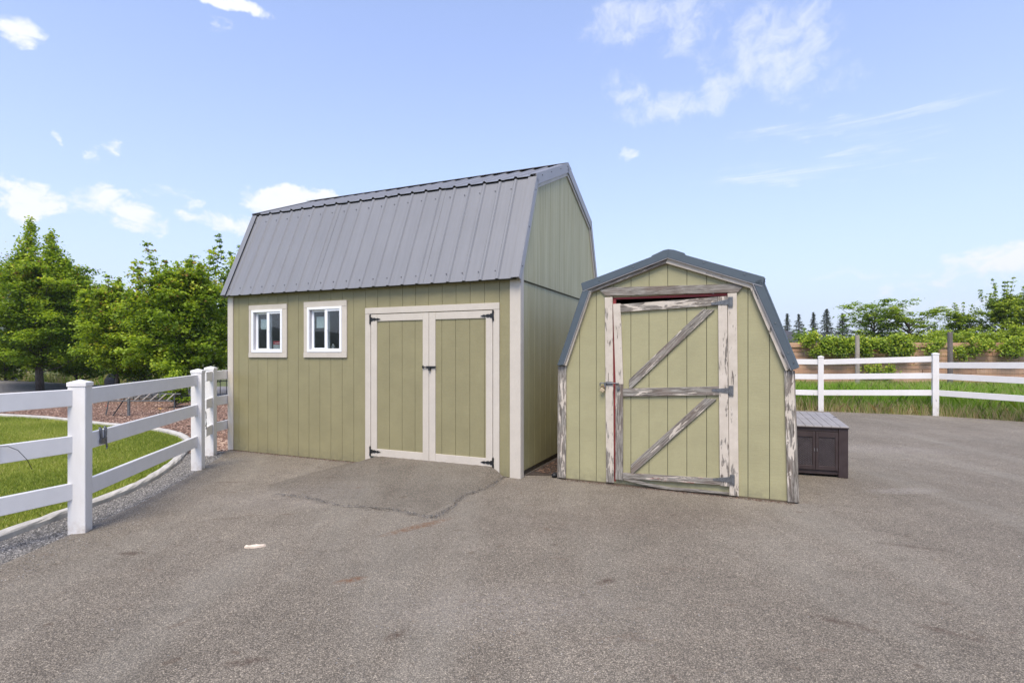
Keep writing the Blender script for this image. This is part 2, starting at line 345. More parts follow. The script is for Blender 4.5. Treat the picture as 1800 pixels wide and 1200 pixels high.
def wallf(T, b):
    info = T.new('ShaderNodeObjectInfo').outputs['Random']; o = T.obj(); n = T.noise(T.map(o, (1.2, 20, 20)), 1.5, 5, .6)
    lo = T.ramp(n, [(.3, (.33, .165, .095)), (.7, (.55, .32, .20))]); hi = T.ramp(n, [(.3, (.42, .25, .155)), (.7, (.62, .42, .29))])
    T.set(b.inputs['Base Color'], T.mix(info, lo, hi)); T.set(b.inputs['Normal'], T.bump(n, .5, .01)); b.inputs['Roughness'].default_value = .85
M['wallboard'] = mat('orange_brown_timber', wallf)
M['oldpost'] = mat('grey_weathered_post', varied((.34, .30, .25), .25, 4, (30, .6, .01), .9, (6, 6, 1)))
M['oldpost2'] = mat('dark_weathered_post', varied((.15, .13, .12), .3, 4, (30, .6, .01), .9, (6, 6, 1)))
M['wire'] = mat('rusty_wire', color=(.13, .10, .08), rough=.6)
M['houseroof'] = mat('charcoal_shingle', varied((.055, .055, .062), .2, 3, None, .9)); M['housewall'] = mat('dark_red_wall', color=(.13, .05, .045), rough=.9)
M['hill'] = mat('wooded_hill', varied((.035, .055, .03), .3, .02, None, .95))
M['tarp'] = mat('charcoal_tarp', varied((.03, .03, .036), .25, 6, (10, .6, .03), .6))
M['bone'] = mat('pale_bark_scrap', varied((.62, .52, .42), .25, 30, (50, .5, .004), .8))
M['flower_y'] = mat('yellow_petals', color=(.8, .42, .02), rough=.6); M['flower_r'] = mat('red_petals', color=(.6, .04, .03), rough=.6)

# ------------------------------------------------------------ mesh helpers
def link(o, parent=None):
    C.objects.link(o)
    if parent: o.parent = parent
    return o
class MB:
    def __init__(s): s.v = []; s.f = []
    def add(s, vs, fs):
        b = len(s.v); s.v += [tuple(v) for v in vs]; s.f += [tuple(b + i for i in f) for f in fs]; return s
    def box(s, x0, x1, y0, y1, z0, z1):
        return s.add([(x0, y0, z0), (x1, y0, z0), (x1, y1, z0), (x0, y1, z0), (x0, y0, z1), (x1, y0, z1), (x1, y1, z1), (x0, y1, z1)],
                     [(0, 3, 2, 1), (4, 5, 6, 7), (0, 1, 5, 4), (1, 2, 6, 5), (2, 3, 7, 6), (3, 0, 4, 7)])
    def prism(s, poly, w0, w1, ax='y'):
        n = len(poly); mp = (lambda p, w: (p[0], w, p[1])) if ax == 'y' else ((lambda p, w: (w, p[0], p[1])) if ax == 'x' else (lambda p, w: (p[0], p[1], w)))
        vs = [mp(p, w0) for p in poly] + [mp(p, w1) for p in poly]
        return s.add(vs, [tuple(range(n)), tuple(range(2 * n - 1, n - 1, -1))] + [(i, (i + 1) % n, n + (i + 1) % n, n + i) for i in range(n)])
    def tube(s, pts, rad, n=8, caps=True):
        pts = [Vector(p) for p in pts]; rad = rad if hasattr(rad, '__len__') else [rad] * len(pts); b = len(s.v)
        ref = None
        for i, p in enumerate(pts):
            d = (pts[min(i + 1, len(pts) - 1)] - pts[max(i - 1, 0)]).normalized()
            if ref is None: ref = Vector((0, 0, 1)) if abs(d.z) < .9 else Vector((1, 0, 0))
            u = d.cross(ref).normalized(); w = u.cross(d); ref = w
            for k in range(n):
                a = 2 * math.pi * k / n; s.v.append(tuple(p + (u * math.cos(a) + w * math.sin(a)) * rad[i]))
        for i in range(len(pts) - 1):
            for k in range(n):
                a = b + i * n + k; c = b + i * n + (k + 1) % n; s.f.append((a, c, c + n, a + n))
        if caps: s.f.append(tuple(b + k for k in range(n))[::-1]); e = b + (len(pts) - 1) * n; s.f.append(tuple(e + k for k in range(n)))
        return s
    def build(s, name, m, parent=None, bevel=0.0, smooth=False, loc=None, rot=None):
        me = bpy.data.meshes.new(name); bm = bmesh.new()
        vs = [bm.verts.new(v) for v in s.v]
        for f in s.f:
            try: bm.faces.new([vs[i] for i in f])
            except ValueError: pass
        bmesh.ops.recalc_face_normals(bm, faces=bm.faces)
        if bevel: bmesh.ops.bevel(bm, geom=list(bm.edges), offset=bevel, segments=1, affect='EDGES', clamp_overlap=True)
        if smooth:
            for f in bm.faces: f.smooth = True
        bm.to_mesh(me); bm.free(); me.materials.append(m)
        o = bpy.data.objects.new(name, me)
        if loc is not None: o.location = loc
        if rot is not None: o.rotation_euler = rot
        return link(o, parent)
def thing(name, label, cat, loc=(0, 0, 0), rz=0.0, group=None):
    o = bpy.data.objects.new(name, None); o.empty_display_size = .2; link(o); o.location = loc; o.rotation_euler = (0, 0, rz)
    return tag(o, label, cat, group)
def tag(o, label=None, cat=None, group=None, kind=None):
    if label: o['label'] = label
    if cat: o['category'] = cat
    if group: o['group'] = group
    if kind: o['kind'] = kind
    return o
def struct(o): o['kind'] = 'structure'; return o
def clip(poly, a, b):          # keep the part of poly on the left of a->b
    out = []; side = lambda p: (b[0] - a[0]) * (p[1] - a[1]) - (b[1] - a[1]) * (p[0] - a[0])
    for i, p in enumerate(poly):
        q = poly[(i + 1) % len(poly)]; sp, sq = side(p), side(q)
        if sp >= 0: out.append(p)
        if (sp > 0 and sq < 0) or (sp < 0 and sq > 0):
            t = sp / (sp - sq); out.append((p[0] + t * (q[0] - p[0]), p[1] + t * (q[1] - p[1])))
    return out
def clipconvex(poly, hull):    # hull counter-clockwise
    for i in range(len(hull)):
        poly = clip(poly, hull[i], hull[(i + 1) % len(hull)])
        if len(poly) < 3: return []
    return poly
def minus(r, h):               # rectangle minus hole, as rectangles
    x0, x1, z0, z1 = r; a0, a1, c0, c1 = h
    if a1 <= x0 or a0 >= x1 or c1 <= z0 or c0 >= z1: return [r]
    out = []
    if z0 < c0: out.append((x0, x1, z0, c0))
    if z1 > c1: out.append((x0, x1, c1, z1))
    zz0, zz1 = max(z0, c0), min(z1, c1)
    if x0 < a0: out.append((x0, a0, zz0, zz1))
    if x1 > a1: out.append((a1, x1, zz0, zz1))
    return out
def board(name, m, parent, p0, p1, width, y, thick, cut0=0.0, cut1=0.0, bevel=.002):
    """board whose centreline runs p0->p1 in the parent's XZ plane; its own X axis is the grain"""
    p0, p1 = Vector((p0[0], 0, p0[1])), Vector((p1[0], 0, p1[1])); d = p1 - p0; L = d.length / 2; h = width / 2
    poly = [(-L - cut0, -h), (L + cut1, -h), (L - cut1, h), (-L + cut0, h)]
    ang = math.atan2(d.z, d.x)
    return MB().prism(poly, -thick / 2, thick / 2).build(name, m, parent, bevel, loc=((p0.x + p1.x) / 2, y, (p0.z + p1.z) / 2), rot=(0, -ang, 0))
def fastmesh(name, verts, quads, m, parent=None, tint=None, tris=False):
    verts = np.asarray(verts, np.float32).reshape(-1, 3); quads = np.asarray(quads, np.int32); k = quads.shape[1]
    me = bpy.data.meshes.new(name); me.vertices.add(len(verts)); me.vertices.foreach_set('co', verts.ravel())
    me.loops.add(quads.size); me.loops.foreach_set('vertex_index', quads.ravel())
    me.polygons.add(len(quads)); me.polygons.foreach_set('loop_start', np.arange(0, quads.size, k, dtype=np.int32))
    me.polygons.foreach_set('loop_total', np.full(len(quads), k, np.int32)); me.update(calc_edges=True)
    if tint is not None:
        a = me.attributes.new('tint', 'FLOAT', 'POINT'); a.data.foreach_set('value', np.asarray(tint, np.float32))
    me.materials.append(m); o = bpy.data.objects.new(name, me); return link(o, parent)

# ------------------------------------------------------------ ground
def sheet(name, poly, z, m):
    me = bpy.data.meshes.new(name); me.from_pydata([(x, y, z) for x, y in poly], [], [tuple(range(len(poly)))]); me.materials.append(m)
    return struct(link(bpy.data.objects.new(name, me)))
def ring_ground():
    mb = MB(); rs = [0, 30, 80, 200, 500, 1100]; n = 64
    mb.v.append((0, 0, -.06))
    for r in rs[1:]:
        for k in range(n): a = 2 * math.pi * k / n; mb.v.append((r * math.cos(a), r * math.sin(a), -.06))
    for k in range(n): mb.f.append((0, 1 + k, 1 + (k + 1) % n))
    for j in range(len(rs) - 2):
        for k in range(n): a = 1 + j * n + k; c = 1 + j * n + (k + 1) % n; mb.f.append((a, a + n, c + n, c))
    return struct(mb.build('ground', M['fieldbase']))
ring_ground()
asph = [(-3.62, -8), (-3.64, 3.8), (-3.70, 4.8), (-3.74, 5.4), (-3.84, 5.95), (-3.95, 6.5), (-4.08, 7.05), (-4.25, 7.8), (-4.44, 8.34), (-4.44, 9), (-2.5, 16.6), (2, 16.8), (5.9, 15.2), (8.2, 14.12), (9.4, 13.55), (10.4, 13.02), (11.0, 12.4), (11.75, 11.4), (14, 8), (17, 2), (17, -8)]
sheet('asphalt_yard', asph, 0.0, M['asphalt'])
curb = [(-4.18, -2), (-4.18, 2.5), (-4.19, 4.3), (-4.20, 5.2), (-4.23, 5.9), (-4.40, 6.65), (-4.68, 7.45), (-5.02, 8.2), (-5.45, 9.05), (-6.0, 9.78), (-6.7, 10.4), (-7.5, 10.9), (-8.8, 11.5), (-10.3, 12.3), (-11.6, 12.85), (-13.5, 13.3), (-17, 13.8), (-24, 14.5)]
def smooth(pts, n=6):
    out = []
    for i in range(len(pts) - 1):
        p0, p1, p2, p3 = [Vector(pts[max(0, min(len(pts) - 1, j))]) for j in (i - 1, i, i + 1, i + 2)]
        for k in range(n):
            t = k / n; out.append(tuple(.5 * ((2 * p1) + (p2 - p0) * t + (2 * p0 - 5 * p1 + 4 * p2 - p3) * t * t + (3 * p1 - p0 - 3 * p2 + p3) * t ** 3)))
    out.append(tuple(pts[-1])); return out
cs = smooth(curb, 6)
lawn_poly = cs + [(-24, -2)]
sheet('lawn', lawn_poly, -.012, M['lawnbase'])
ia = [i for i, p in enumerate(cs) if p[1] > 8.0][0]
grav_poly = cs[:ia] + [(-4.95, 8.3), (-4.46, 8.40), (-4.44, 8.34), (-4.25, 7.8), (-4.08, 7.05), (-3.95, 6.5), (-3.84, 5.95), (-3.74, 5.4), (-3.70, 4.8), (-3.64, 3.8), (-3.62, -2)]
sheet('gravel_strip', grav_poly, -.016, M['gravel'])
mulch_poly = [(-24, 14.5)] + cs[::-1][1:len(cs) - ia] + [(-4.95, 8.3), (-4.46, 8.40), (-4.44, 9), (-2.5, 16.6), (-3.5, 19.5), (-9.5, 18.4), (-14, 18.2), (-24, 17.6)]
sheet('mulch_bed', mulch_poly, -.02, M['mulch'])
sheet('grey_gravel_road', [(-60, 17.8), (-24, 17.6), (-14, 18.6), (-9, 19.5), (-3.5, 19.8), (-3.5, 24), (-12, 25.5), (-60, 27)], -.03, M['greyroad'])
# the pale heap of road stone seen under the left tree
def heap():
    mb = MB(); nx, ny = 26, 14
    for j in range(ny + 1):
        for i in range(nx + 1):
            u, v = i / nx * 2 - 1, j / ny * 2 - 1; h = max(0, 1 - u * u) ** 1.2 * max(0, 1 - v * v) * .38
            mb.v.append((-24.5 + u * 5.2, 24.2 + v * 2.4, -.05 + h + (random.random() * .03 if h > 0 else 0)))
    for j in range(ny):
        for i in range(nx): a = j * (nx + 1) + i; mb.f.append((a, a + 1, a + nx + 2, a + nx + 1))
    return struct(mb.build('gravel_mound', M['greyroad'], smooth=True))
heap()
# curb: extruded rounded section
def curb_mesh():
    prof = [(-.050, -.04), (-.050, .026), (-.036, .044), (.0, .050), (.036, .043), (.050, .024), (.050, -.04)]
    mb = MB(); n = len(prof)
    for i, p in enumerate(cs):
        q0 = Vector(cs[max(i - 1, 0)]); q1 = Vector(cs[min(i + 1, len(cs) - 1)]); d = (q1 - q0).normalized(); nn = Vector((-d.y, d.x))
        for a, h in prof: mb.v.append((p[0] + nn.x * a + random.uniform(-.006, .006), p[1] + nn.y * a, h + random.uniform(-.005, .005)))
    for i in range(len(cs) - 1):
        for k in range(n - 1): a = i * n + k; mb.f.append((a, a + 1, a + 1 + n, a + n))
    return struct(mb.build('concrete_curb', M['concrete']))
curb_mesh()

# asphalt ramp in front of the double door (in the big shed's frame)
BL = Vector((.092, 6.485, 0)); BY = -.4087
def bw(x, y): c, s = math.cos(BY), math.sin(BY); return (BL.x + c * x - s * y, BL.y + s * x + c * y)
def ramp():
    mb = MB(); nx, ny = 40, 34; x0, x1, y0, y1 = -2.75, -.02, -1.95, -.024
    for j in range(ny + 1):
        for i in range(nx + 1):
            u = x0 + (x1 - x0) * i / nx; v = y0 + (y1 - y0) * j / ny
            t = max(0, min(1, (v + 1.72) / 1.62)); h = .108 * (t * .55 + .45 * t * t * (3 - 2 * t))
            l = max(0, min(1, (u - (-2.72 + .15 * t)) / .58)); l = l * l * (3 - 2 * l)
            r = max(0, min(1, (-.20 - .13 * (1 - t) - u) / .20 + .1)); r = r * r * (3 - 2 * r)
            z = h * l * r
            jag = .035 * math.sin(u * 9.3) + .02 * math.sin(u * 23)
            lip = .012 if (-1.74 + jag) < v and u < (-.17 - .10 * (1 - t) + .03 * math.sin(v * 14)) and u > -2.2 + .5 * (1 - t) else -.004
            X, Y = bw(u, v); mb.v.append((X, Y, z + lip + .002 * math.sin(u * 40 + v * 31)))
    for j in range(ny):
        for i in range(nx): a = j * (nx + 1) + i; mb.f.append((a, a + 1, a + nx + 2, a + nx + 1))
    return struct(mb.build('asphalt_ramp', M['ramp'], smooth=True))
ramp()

def crack(pts, w, seed):
    rg = random.Random(seed); P = [Vector(p) for p in pts]; mb = MB(); n = 60; L = sum((P[i + 1] - P[i]).length for i in range(len(P) - 1)); out = []
    for k in range(n + 1):
        t = k / n * (len(P) - 1); i = min(int(t), len(P) - 2); q = P[i].lerp(P[i + 1], t - i); d = (P[i + 1] - P[i]).normalized(); nn = Vector((-d.y, d.x))
        q = q + nn * rg.uniform(-.03, .03); ww = w * rg.uniform(.1, 1.3); out += [tuple(q - nn * ww), tuple(q + nn * ww)]
    for x, y in out: mb.v.append((x, y, .018))
    for k in range(n): mb.f.append((2 * k, 2 * k + 1, 2 * k + 3, 2 * k + 2))
    return struct(mb.build('asphalt_crack', M['soil']))
CR1 = [bw(-.20, -.02), bw(-.14, -.5), bw(-.22, -1.0), bw(-.12, -1.5), bw(-.12, -1.78)]
CR2 = [bw(-.12, -1.78), bw(-.6, -1.72), bw(-1.2, -1.80), bw(-1.7, -1.70), bw(-2.1, -1.74)]
crack(CR1, .005, 1); crack(CR2, .003, 2)
# soil and litter in the gap between the sheds
def gappoly():
    a = bw(.02, .30); b = bw(.02, 4.0); return [a, (1.3, 6.95 - .43), (2.9, 10.2), b]
sheet('soil_strip', [bw(.0, .18), (.62, 6.62), (.62 + .434 * 3.2, 6.62 + .90 * 3.2), bw(.0, 3.9)], .004, M['soil'])

# ------------------------------------------------------------ big shed
WD, DP, HW = 4.96, 3.66, 2.43
big = thing('barn_shed', 'large olive green gambrel shed with grey ribbed metal roof, two windows and double doors', 'shed', BL, BY)
PROF = [(-.10, 2.405), (.50, 3.80), (DP / 2, 4.355), (DP - .50, 3.80), (DP + .10, 2.405)]
ROOF_IN = [(.0, .0), (DP, .0), (DP, 2.56), (DP - .53, 3.775), (DP / 2, 4.315), (.53, 3.775), (.0, 2.56)]
xg = [-4.7378 + .2032 * n for n in range(24)]
win = [(-4.443, -3.819, 1.527, 2.170, -4.107), (-3.330, -2.700, 1.530, 2.175, -2.985)]
DOOR = (-2.20, -.345, .0, 2.045)
edges = [-4.945] + xg + [-.01]; G = .0025
for i in range(len(edges) - 1):
    rects = [(edges[i] + G, edges[i + 1] - G, .005, HW)]
    for h in [w[:4] for w in win] + [(DOOR[0], DOOR[1], -.1, DOOR[3])]:
        rects = [q for r in rects for q in minus(r, h)]
    if not rects: continue
    mb = MB()
    for r in rects:
        if r[1] - r[0] > .004: mb.box(r[0], r[1], -.0, .011, r[2], r[3])
    if mb.v: mb.build('siding_board', M['siding'], big)
# sheathing behind the boards, open where the windows are
mb = MB()
for r in sum([[q for q in minus((a, b, .0, HW - .01), h)] for (a, b, h) in ((-4.93, -3.58, win[0][:4]), (-3.58, -2.4, win[1][:4]))], []): mb.box(r[0], r[1], .0115, .03, r[2], r[3])
mb.box(-2.4, -.012, .0115, .03, 0, HW - .01)
mb.build('front_sheathing', M['sheath'], big)
# inner floor, back and left wall
MB().box(-4.93, -.03, .04, DP - .04, .02, .06).build('floor', M['inside'], big)
MB().box(-4.95, -.01, DP - .012, DP, .0, 2.56).build('back_wall', M['siding'], big)
MB().prism(clipconvex([(0, 0), (DP - .012, 0), (DP - .012, 5), (0, 5)], ROOF_IN), -4.95, -4.932, 'x').build('far_gable_wall', M['siding'], big)
MB().prism(clipconvex([(.032, 0.06), (DP - .014, 0.06), (DP - .014, 5), (.032, 5)], ROOF_IN), -.030, -.0115, 'x').build('gable_sheathing', M['sheath'], big)
# right gable: single boards below and above the seam
ye = [.0] + [.10 + .2032 * k for k in range(18)] + [DP]
ye = [e for e in ye if e <= DP]
for i in range(len(ye) - 1):
    if ye[i + 1] - ye[i] < .03: continue
    a, b = ye[i] + .0025, ye[i + 1] - .0025
    MB().prism([(a, .07), (b, .07), (b, 2.398), (a, 2.398)], -.011, .0, 'x').build('siding_board', M['siding_side'], big)
    p = clipconvex([(a, 2.412), (b, 2.412), (b, 5), (a, 5)], ROOF_IN)
    if p: MB().prism(p, -.009, .006, 'x').build('siding_board', M['siding_side'], big)
MB().box(.0, .012, .10, DP - .05, 2.396, 2.410).build('seam_flashing', M['sheath'], big)
MB().box(-.06, -.02, .02, DP - .02, .0, .075).build('skid', M['skid'], big)
# corner trims
def vb(name, m, par, x0, x1, y0, y1, z0, z1, bev=.002): return MB().box(x0, x1, y0, y1, z0, z1).build(name, m, par, bev)
vb('corner_trim', M['trim'], big, -4.965, -4.852, -.019, -.001, .0, HW)
vb('corner_trim', M['trim'], big, -.122, .019, -.019, -.001, .0, HW)
vb('corner_trim', M['trim'], big, .0015, .0195, .0, .088, .0, 2.52)
vb('corner_trim', M['trim'], big, -4.968, -4.952, .0, .088, .0, 2.44)
vb('corner_trim', M['trim'], big, .0015, .0195, DP - .09, DP + .015, .0, 2.5)
vb('eave_soffit', M['trim'], big, -5.05, .02, -.075, -.001, 2.436, 2.446)
# roof: ribbed panels
def section(x0, x1, start):
    pts = []; k = math.ceil((x0 - start) / .2286 - 1e-6); pts.append((x0, 0))
    while start + k * .2286 < x1 - .001:
        c = start + k * .2286
        for d, h in ((-.028, 0), (-.012, .019), (.012, .019), (.028, 0)):
            if x0 < c + d < x1: pts.append((c + d, h))
        k += 1
    pts.append((x1, 0)); return pts
def slope_panel(x0, x1, p, q, start, m, par, name='roof_panel', th=.004):
    d = Vector((0, q[0] - p[0], q[1] - p[1])); n = Vector((1, 0, 0)).cross(d).normalized()
    if n.z < 0: n = -n
    sec = section(x0, x1, start); mb = MB(); k = len(sec)
    for (py, pz) in (p, q):
        for x, h in sec: mb.v.append(tuple(Vector((x, py, pz)) + n * h))
    for (py, pz) in (p, q):
        for x, h in sec: mb.v.append(tuple(Vector((x, py, pz)) + n * (h - th)))
    for i in range(k - 1):
        mb.f += [(i, i + 1, k + i + 1, k + i), (2 * k + i, 3 * k + i, 3 * k + i + 1, 2 * k + i + 1), (i, 2 * k + i, 2 * k + i + 1, i + 1), (k + i, k + i + 1, 3 * k + i + 1, 3 * k + i)]
    mb.f += [(0, k, 3 * k, 2 * k), (k - 1, 3 * k - 1, 4 * k - 1, 2 * k - 1)]
    return mb.build(name, m, par)
RX0, RX1 = -4.985, .028; START = RX0 + .16
lowf = (PROF[0], (.490, 3.777)); upf = ((.470, 3.797), (DP / 2, 4.375))
slopes = [lowf, upf, ((DP + .10, 2.405), (DP - .50, 3.80)), ((DP - .470, 3.797), (DP / 2, 4.375))]
def offs(p, q, h):
    d = Vector((q[0] - p[0], q[1] - p[1])).normalized(); n = Vector((-d.y, d.x)); n = n if n.y > 0 else -n
    return n * h
for (p, q) in slopes:
    x = RX0; i = 0
    while x < RX1 - .01:
        x2 = min(x + .9144, RX1); dlt = offs(p, q, .0045 * (i % 2))
        slope_panel(x, x2 + (.02 if x2 < RX1 else 0), (p[0] + dlt.x, p[1] + dlt.y), (q[0] + dlt.x, q[1] + dlt.y), START, M['roof'], big); x = x2; i += 1
# screws in rows
mb = MB()
for (p, q) in slopes[:2]:
    d = Vector((0, q[0] - p[0], q[1] - p[1])); L = d.length; u = d.normalized(); n = offs(p, q, 1.0); n = Vector((0, n.x, n.y))
    for t in (.12 / L, 1 - .14 / L) if q[1] < 4 else (.3,):
        for k in range(22):
            c = Vector((START - .045 + k * .2286, p[0], p[1])) + d * t + n * .006
            if c.x > RX1: continue
            mb.tube([c, c + n * .007], .0075, 6)
tag(mb.build('roof_screws', M['screw'], big), kind='stuff')
# closure under the roof shape (keeps light out of the shed)
mb = MB()
for (p, q) in slopes:
    if q[1] > 4: p = (.56, 3.845) if p[0] < 1 else (DP - .56, 3.845)
    dl = offs(p, q, -.012); dk = offs(p, q, -.030)
    a, b, c, d_ = (p[0] + dl.x, p[1] + dl.y), (q[0] + dl.x, q[1] + dl.y), (q[0] + dk.x, q[1] + dk.y), (p[0] + dk.x, p[1] + dk.y)
    mb.prism([a, b, c, d_], RX0 + .03, -.012, 'x')
mb.build('roof_deck', M['sheath'], big)
# rake trims on the right gable face and on the roof edges
def rake(p, q, w, x0, x1, m, name, drop=.0, e0=0, e1=0):
    """flat strip hanging below the line p-q in the YZ plane"""
    d = Vector((q[0] - p[0], q[1] - p[1])).normalized(); n = offs(p, q, 1.0); P = Vector(p) - d * e0; Q = Vector(q) + d * e1
    poly = [tuple(P - n * drop), tuple(Q - n * drop), tuple(Q - n * (drop + w)), tuple(P - n * (drop + w))]
    return MB().prism(poly, x0, x1, 'x').build(name, m, big, .0015)
for s_, (p, q) in enumerate(slopes):
    up = s_ in (1, 3); dl = offs(p, q, .024); p2, q2 = (p[0] + dl.x, p[1] + dl.y), (q[0] + dl.x, q[1] + dl.y)
    rake(p2, q2, .135 if up else .085, RX1, RX1 + .014, M['roof_trim'], 'rake_trim', 0, .0, .0)
    rake(p2, q2, .006, RX1 - .10, RX1 + .012, M['roof'], 'rake_cap', -.004)
    rake(p2, q2, .006, RX0 - .012, RX0 + .09, M['roof'], 'rake_cap', -.004)
    rake(p2, q2, .10, RX0 - .014, RX0, M['roof_trim'], 'rake_trim')
    rake(p2, q2, .045, .0075, .0265, M['trim_up'], 'rake_board', .135 if up else .085)
mbs = MB()
for s_, (p, q) in enumerate(slopes[:2]):
    n = offs(p, q, 1.0); d = Vector((q[0] - p[0], q[1] - p[1]))
    for t in ((.12, .5, .88) if s_ == 0 else (.15, .42, .72, .96)):
        c = Vector(p) + d * t - n * .02; mbs.tube([(RX1 + .012, c.x, c.y), (RX1 + .020, c.x, c.y)], .008, 6)
tag(mbs.build('rake_screws', M['screw'], big), kind='stuff')
for sgn in (1, -1):
    yy = DP / 2; mb = MB().prism([(yy - .16, 4.350 + .002), (yy, 4.408), (yy + .16, 4.352), (yy + .16, 4.344), (yy, 4.400), (yy - .16, 4.344)], RX0 - .012 if sgn > 0 else -2.52, -2.52 if sgn > 0 else RX1 + .012, 'x')
    mb.build('ridge_cap', M['roof'], big)

# windows
for wi, (x0, x1, z0, z1, xm) in enumerate(win):
    ox0, ox1, oz0, oz1 = ((-4.506, -3.729, 1.45, 2.246), (-3.397, -2.612, 1.452, 2.257))[wi]
    frame = MB()
    fw = .034
    frame.box(x0, x0 + fw, -.028, .05, z0, z1).box(x1 - fw, x1, -.028, .05, z0, z1).box(x0 + fw, x1 - fw, -.028, .05, z0, z0 + fw).box(x0 + fw, x1 - fw, -.028, .05, z1 - fw, z1)
    fr = frame.build('window', M['pvc'], big, .003)
    for nm, a in (('head_trim', (ox0, ox1, z1 + .001, oz1)), ('sill_trim', (ox0 - .004, ox1, oz0, z0 - .001)), ('side_trim', (ox0, x0 - .001, z0, z1)), ('side_trim', (x1 + .001, ox1, z0, z1))):
        MB().box(a[0], a[1], -.020 if 'side' in nm else -.022, -.001, a[2], a[3]).build(nm, M['trim'], fr, .002)
    # right sash in front, left sash set back in its grey channel
    s = MB(); a0, a1, b0, b1 = xm - .022, x1 - fw, z0 + fw, z1 - fw; t = .028
    s.box(a0, a0 + .048, -.020, .004, b0, b1).box(a1 - .012, a1, -.016, .004, b0, b1).box(a0 + .048, a1 - .012, -.016, .004, b0, b0 + .016).box(a0 + .048, a1 - .012, -.016, .004, b1 - t, b1)
    s.build('sash', M['pvc'], fr, .002)
    MB().box(a0 + .046, a1 - .010, -.006, -.002, b0 + .014, b1 - t + .002).build('glass_pane', M['glass'], fr)
    s = MB(); c0, c1 = x0 + fw + .012, xm + .02
    s.box(c0, c0 + .036, .022, .046, b0, b1).box(c1 - .02, c1, .022, .046, b0, b1).box(c0 + .036, c1 - .02, .022, .046, b0, b0 + .026).box(c0 + .036, c1 - .02, .022, .046, b1 - .030, b1)
    s.build('sash', M['pvc'], fr, .002)
    MB().box(x0 + fw, x0 + fw + .012, -.015, .049, b0, b1).build('channel', M['pvc_in'], fr)
    MB().box(c0 + .034, c1 - .018, .032, .036, b0 + .024, b1 - .028).build('glass_pane', M['glass'], fr)
    MB().box(a0 + .036, a0 + .060, -.026, -.020, (b0 + b1) / 2 - .004, (b0 + b1) / 2 + .006).build('sash_latch', M['pvc'], fr)
    # deep inner lining of the opening
    lin = MB().box(x0, x0 + .012, .051, .12, z0, z1).box(x1 - .012, x1, .051, .12, z0, z1).box(x0 + .012, x1 - .012, .051, .12, z0, z0 + .012).box(x0 + .012, x1 - .012, .051, .12, z1 - .012, z1)
    lin.build('lining', M['inside'], fr)
def inshed(x, y, z): p = bw(x, y); return (p[0], p[1], z)
for k, (a, b, c, d_, lab) in enumerate(((-4.335, -4.205, 1.880, 2.035, 'pale paper notice behind the glass of the left shed window'), (-3.225, -3.085, 1.880, 2.045, 'pale paper notice behind the glass of the right shed window'))):
    o = MB().box(-(b - a) / 2, (b - a) / 2, -.001, .001, -(d_ - c) / 2, (d_ - c) / 2).build('paper_notice', M['paper'])
    o.location = inshed((a + b) / 2, .056, (c + d_) / 2); o.rotation_euler = (0, 0, BY); tag(o, lab, 'notice', 'paper notices inside the shed windows')
card = thing('tool_card', 'red and white packet standing inside the left shed window', 'packet', inshed(-3.965, .035, 1.562), BY)
MB().box(-.09, .09, 0, .012, .085, .135).build('red_header', M['redcard'], card); mb = MB()
for k in range(7): mb.box(-.085 + k * .026, -.072 + k * .026, .0, .010, .0, .084)
mb.build('tine_row', M['whitecard'], card); MB().box(-.09, .09, .013, .015, 0, .135).build('backing', M['black'], card)
MB().box(-.06, .055, -.002, 0, .1, .108).build('white_band', M['whitecard'], card)
ring = MB().tube([(math.cos(a) * .016, 0, .035 + math.sin(a) * .034) for a in np.linspace(0, 2 * math.pi, 17)], .005, 6, False).build('white_ring', M['whitecard'], None, smooth=True)
ring.location = inshed(-2.90, .034, 1.572); ring.rotation_euler = (0, 0, BY); tag(ring, 'small white loop standing inside the right shed window', 'loop')

# double door
dr = MB()
vb('door_casing', M['trim'], big, -2.290, -2.200, -.022, -.001, .0, 2.048)
vb('door_casing', M['trim'], big, -.345, -.262, -.022, -.001, .0, 2.048)
vb('door_head', M['trim'], big, -2.290, -.262, -.024, -.001, 2.050, 2.132)
def leaf(x0, x1, gr, st, top=2.040, bot=.112):
    d = MB().box(x0 + .005, x1 - .005, -.0005, .008, bot + .005, top - .005).build('door', M['sheath'], big)
    a, b = x0 + st[0], x1 - st[1]
    ed = [a] + [g for g in gr if a + .01 < g < b - .01] + [b]
    for i in range(len(ed) - 1): MB().box(ed[i] + (.0025 if i else 0), ed[i + 1] - (.0025 if i < len(ed) - 2 else 0), -.010, -.001, bot + .10, top - .09).build('siding_board', M['siding'], d)
    MB().box(x0, a - .0008, -.024, -.001, bot, top).build('stile', M['trim'], d, .002); MB().box(b + .0008, x1, -.024, -.001, bot, top).build('stile', M['trim'], d, .002)
    MB().box(a, b, -.022, -.001, top - .092, top).build('rail', M['trim'], d, .002); MB().box(a, b, -.022, -.001, bot, bot + .104).build('rail', M['trim'], d, .002)
    return d
dl_ = leaf(-2.190, -1.2685, xg, (.098, .093)); dr_ = leaf(-1.2635, -.352, xg, (.095, .092))
MB().box(-2.185, -.355, -.006, .002, .085, .110).build('weather_strip', M['greenseal'], big)
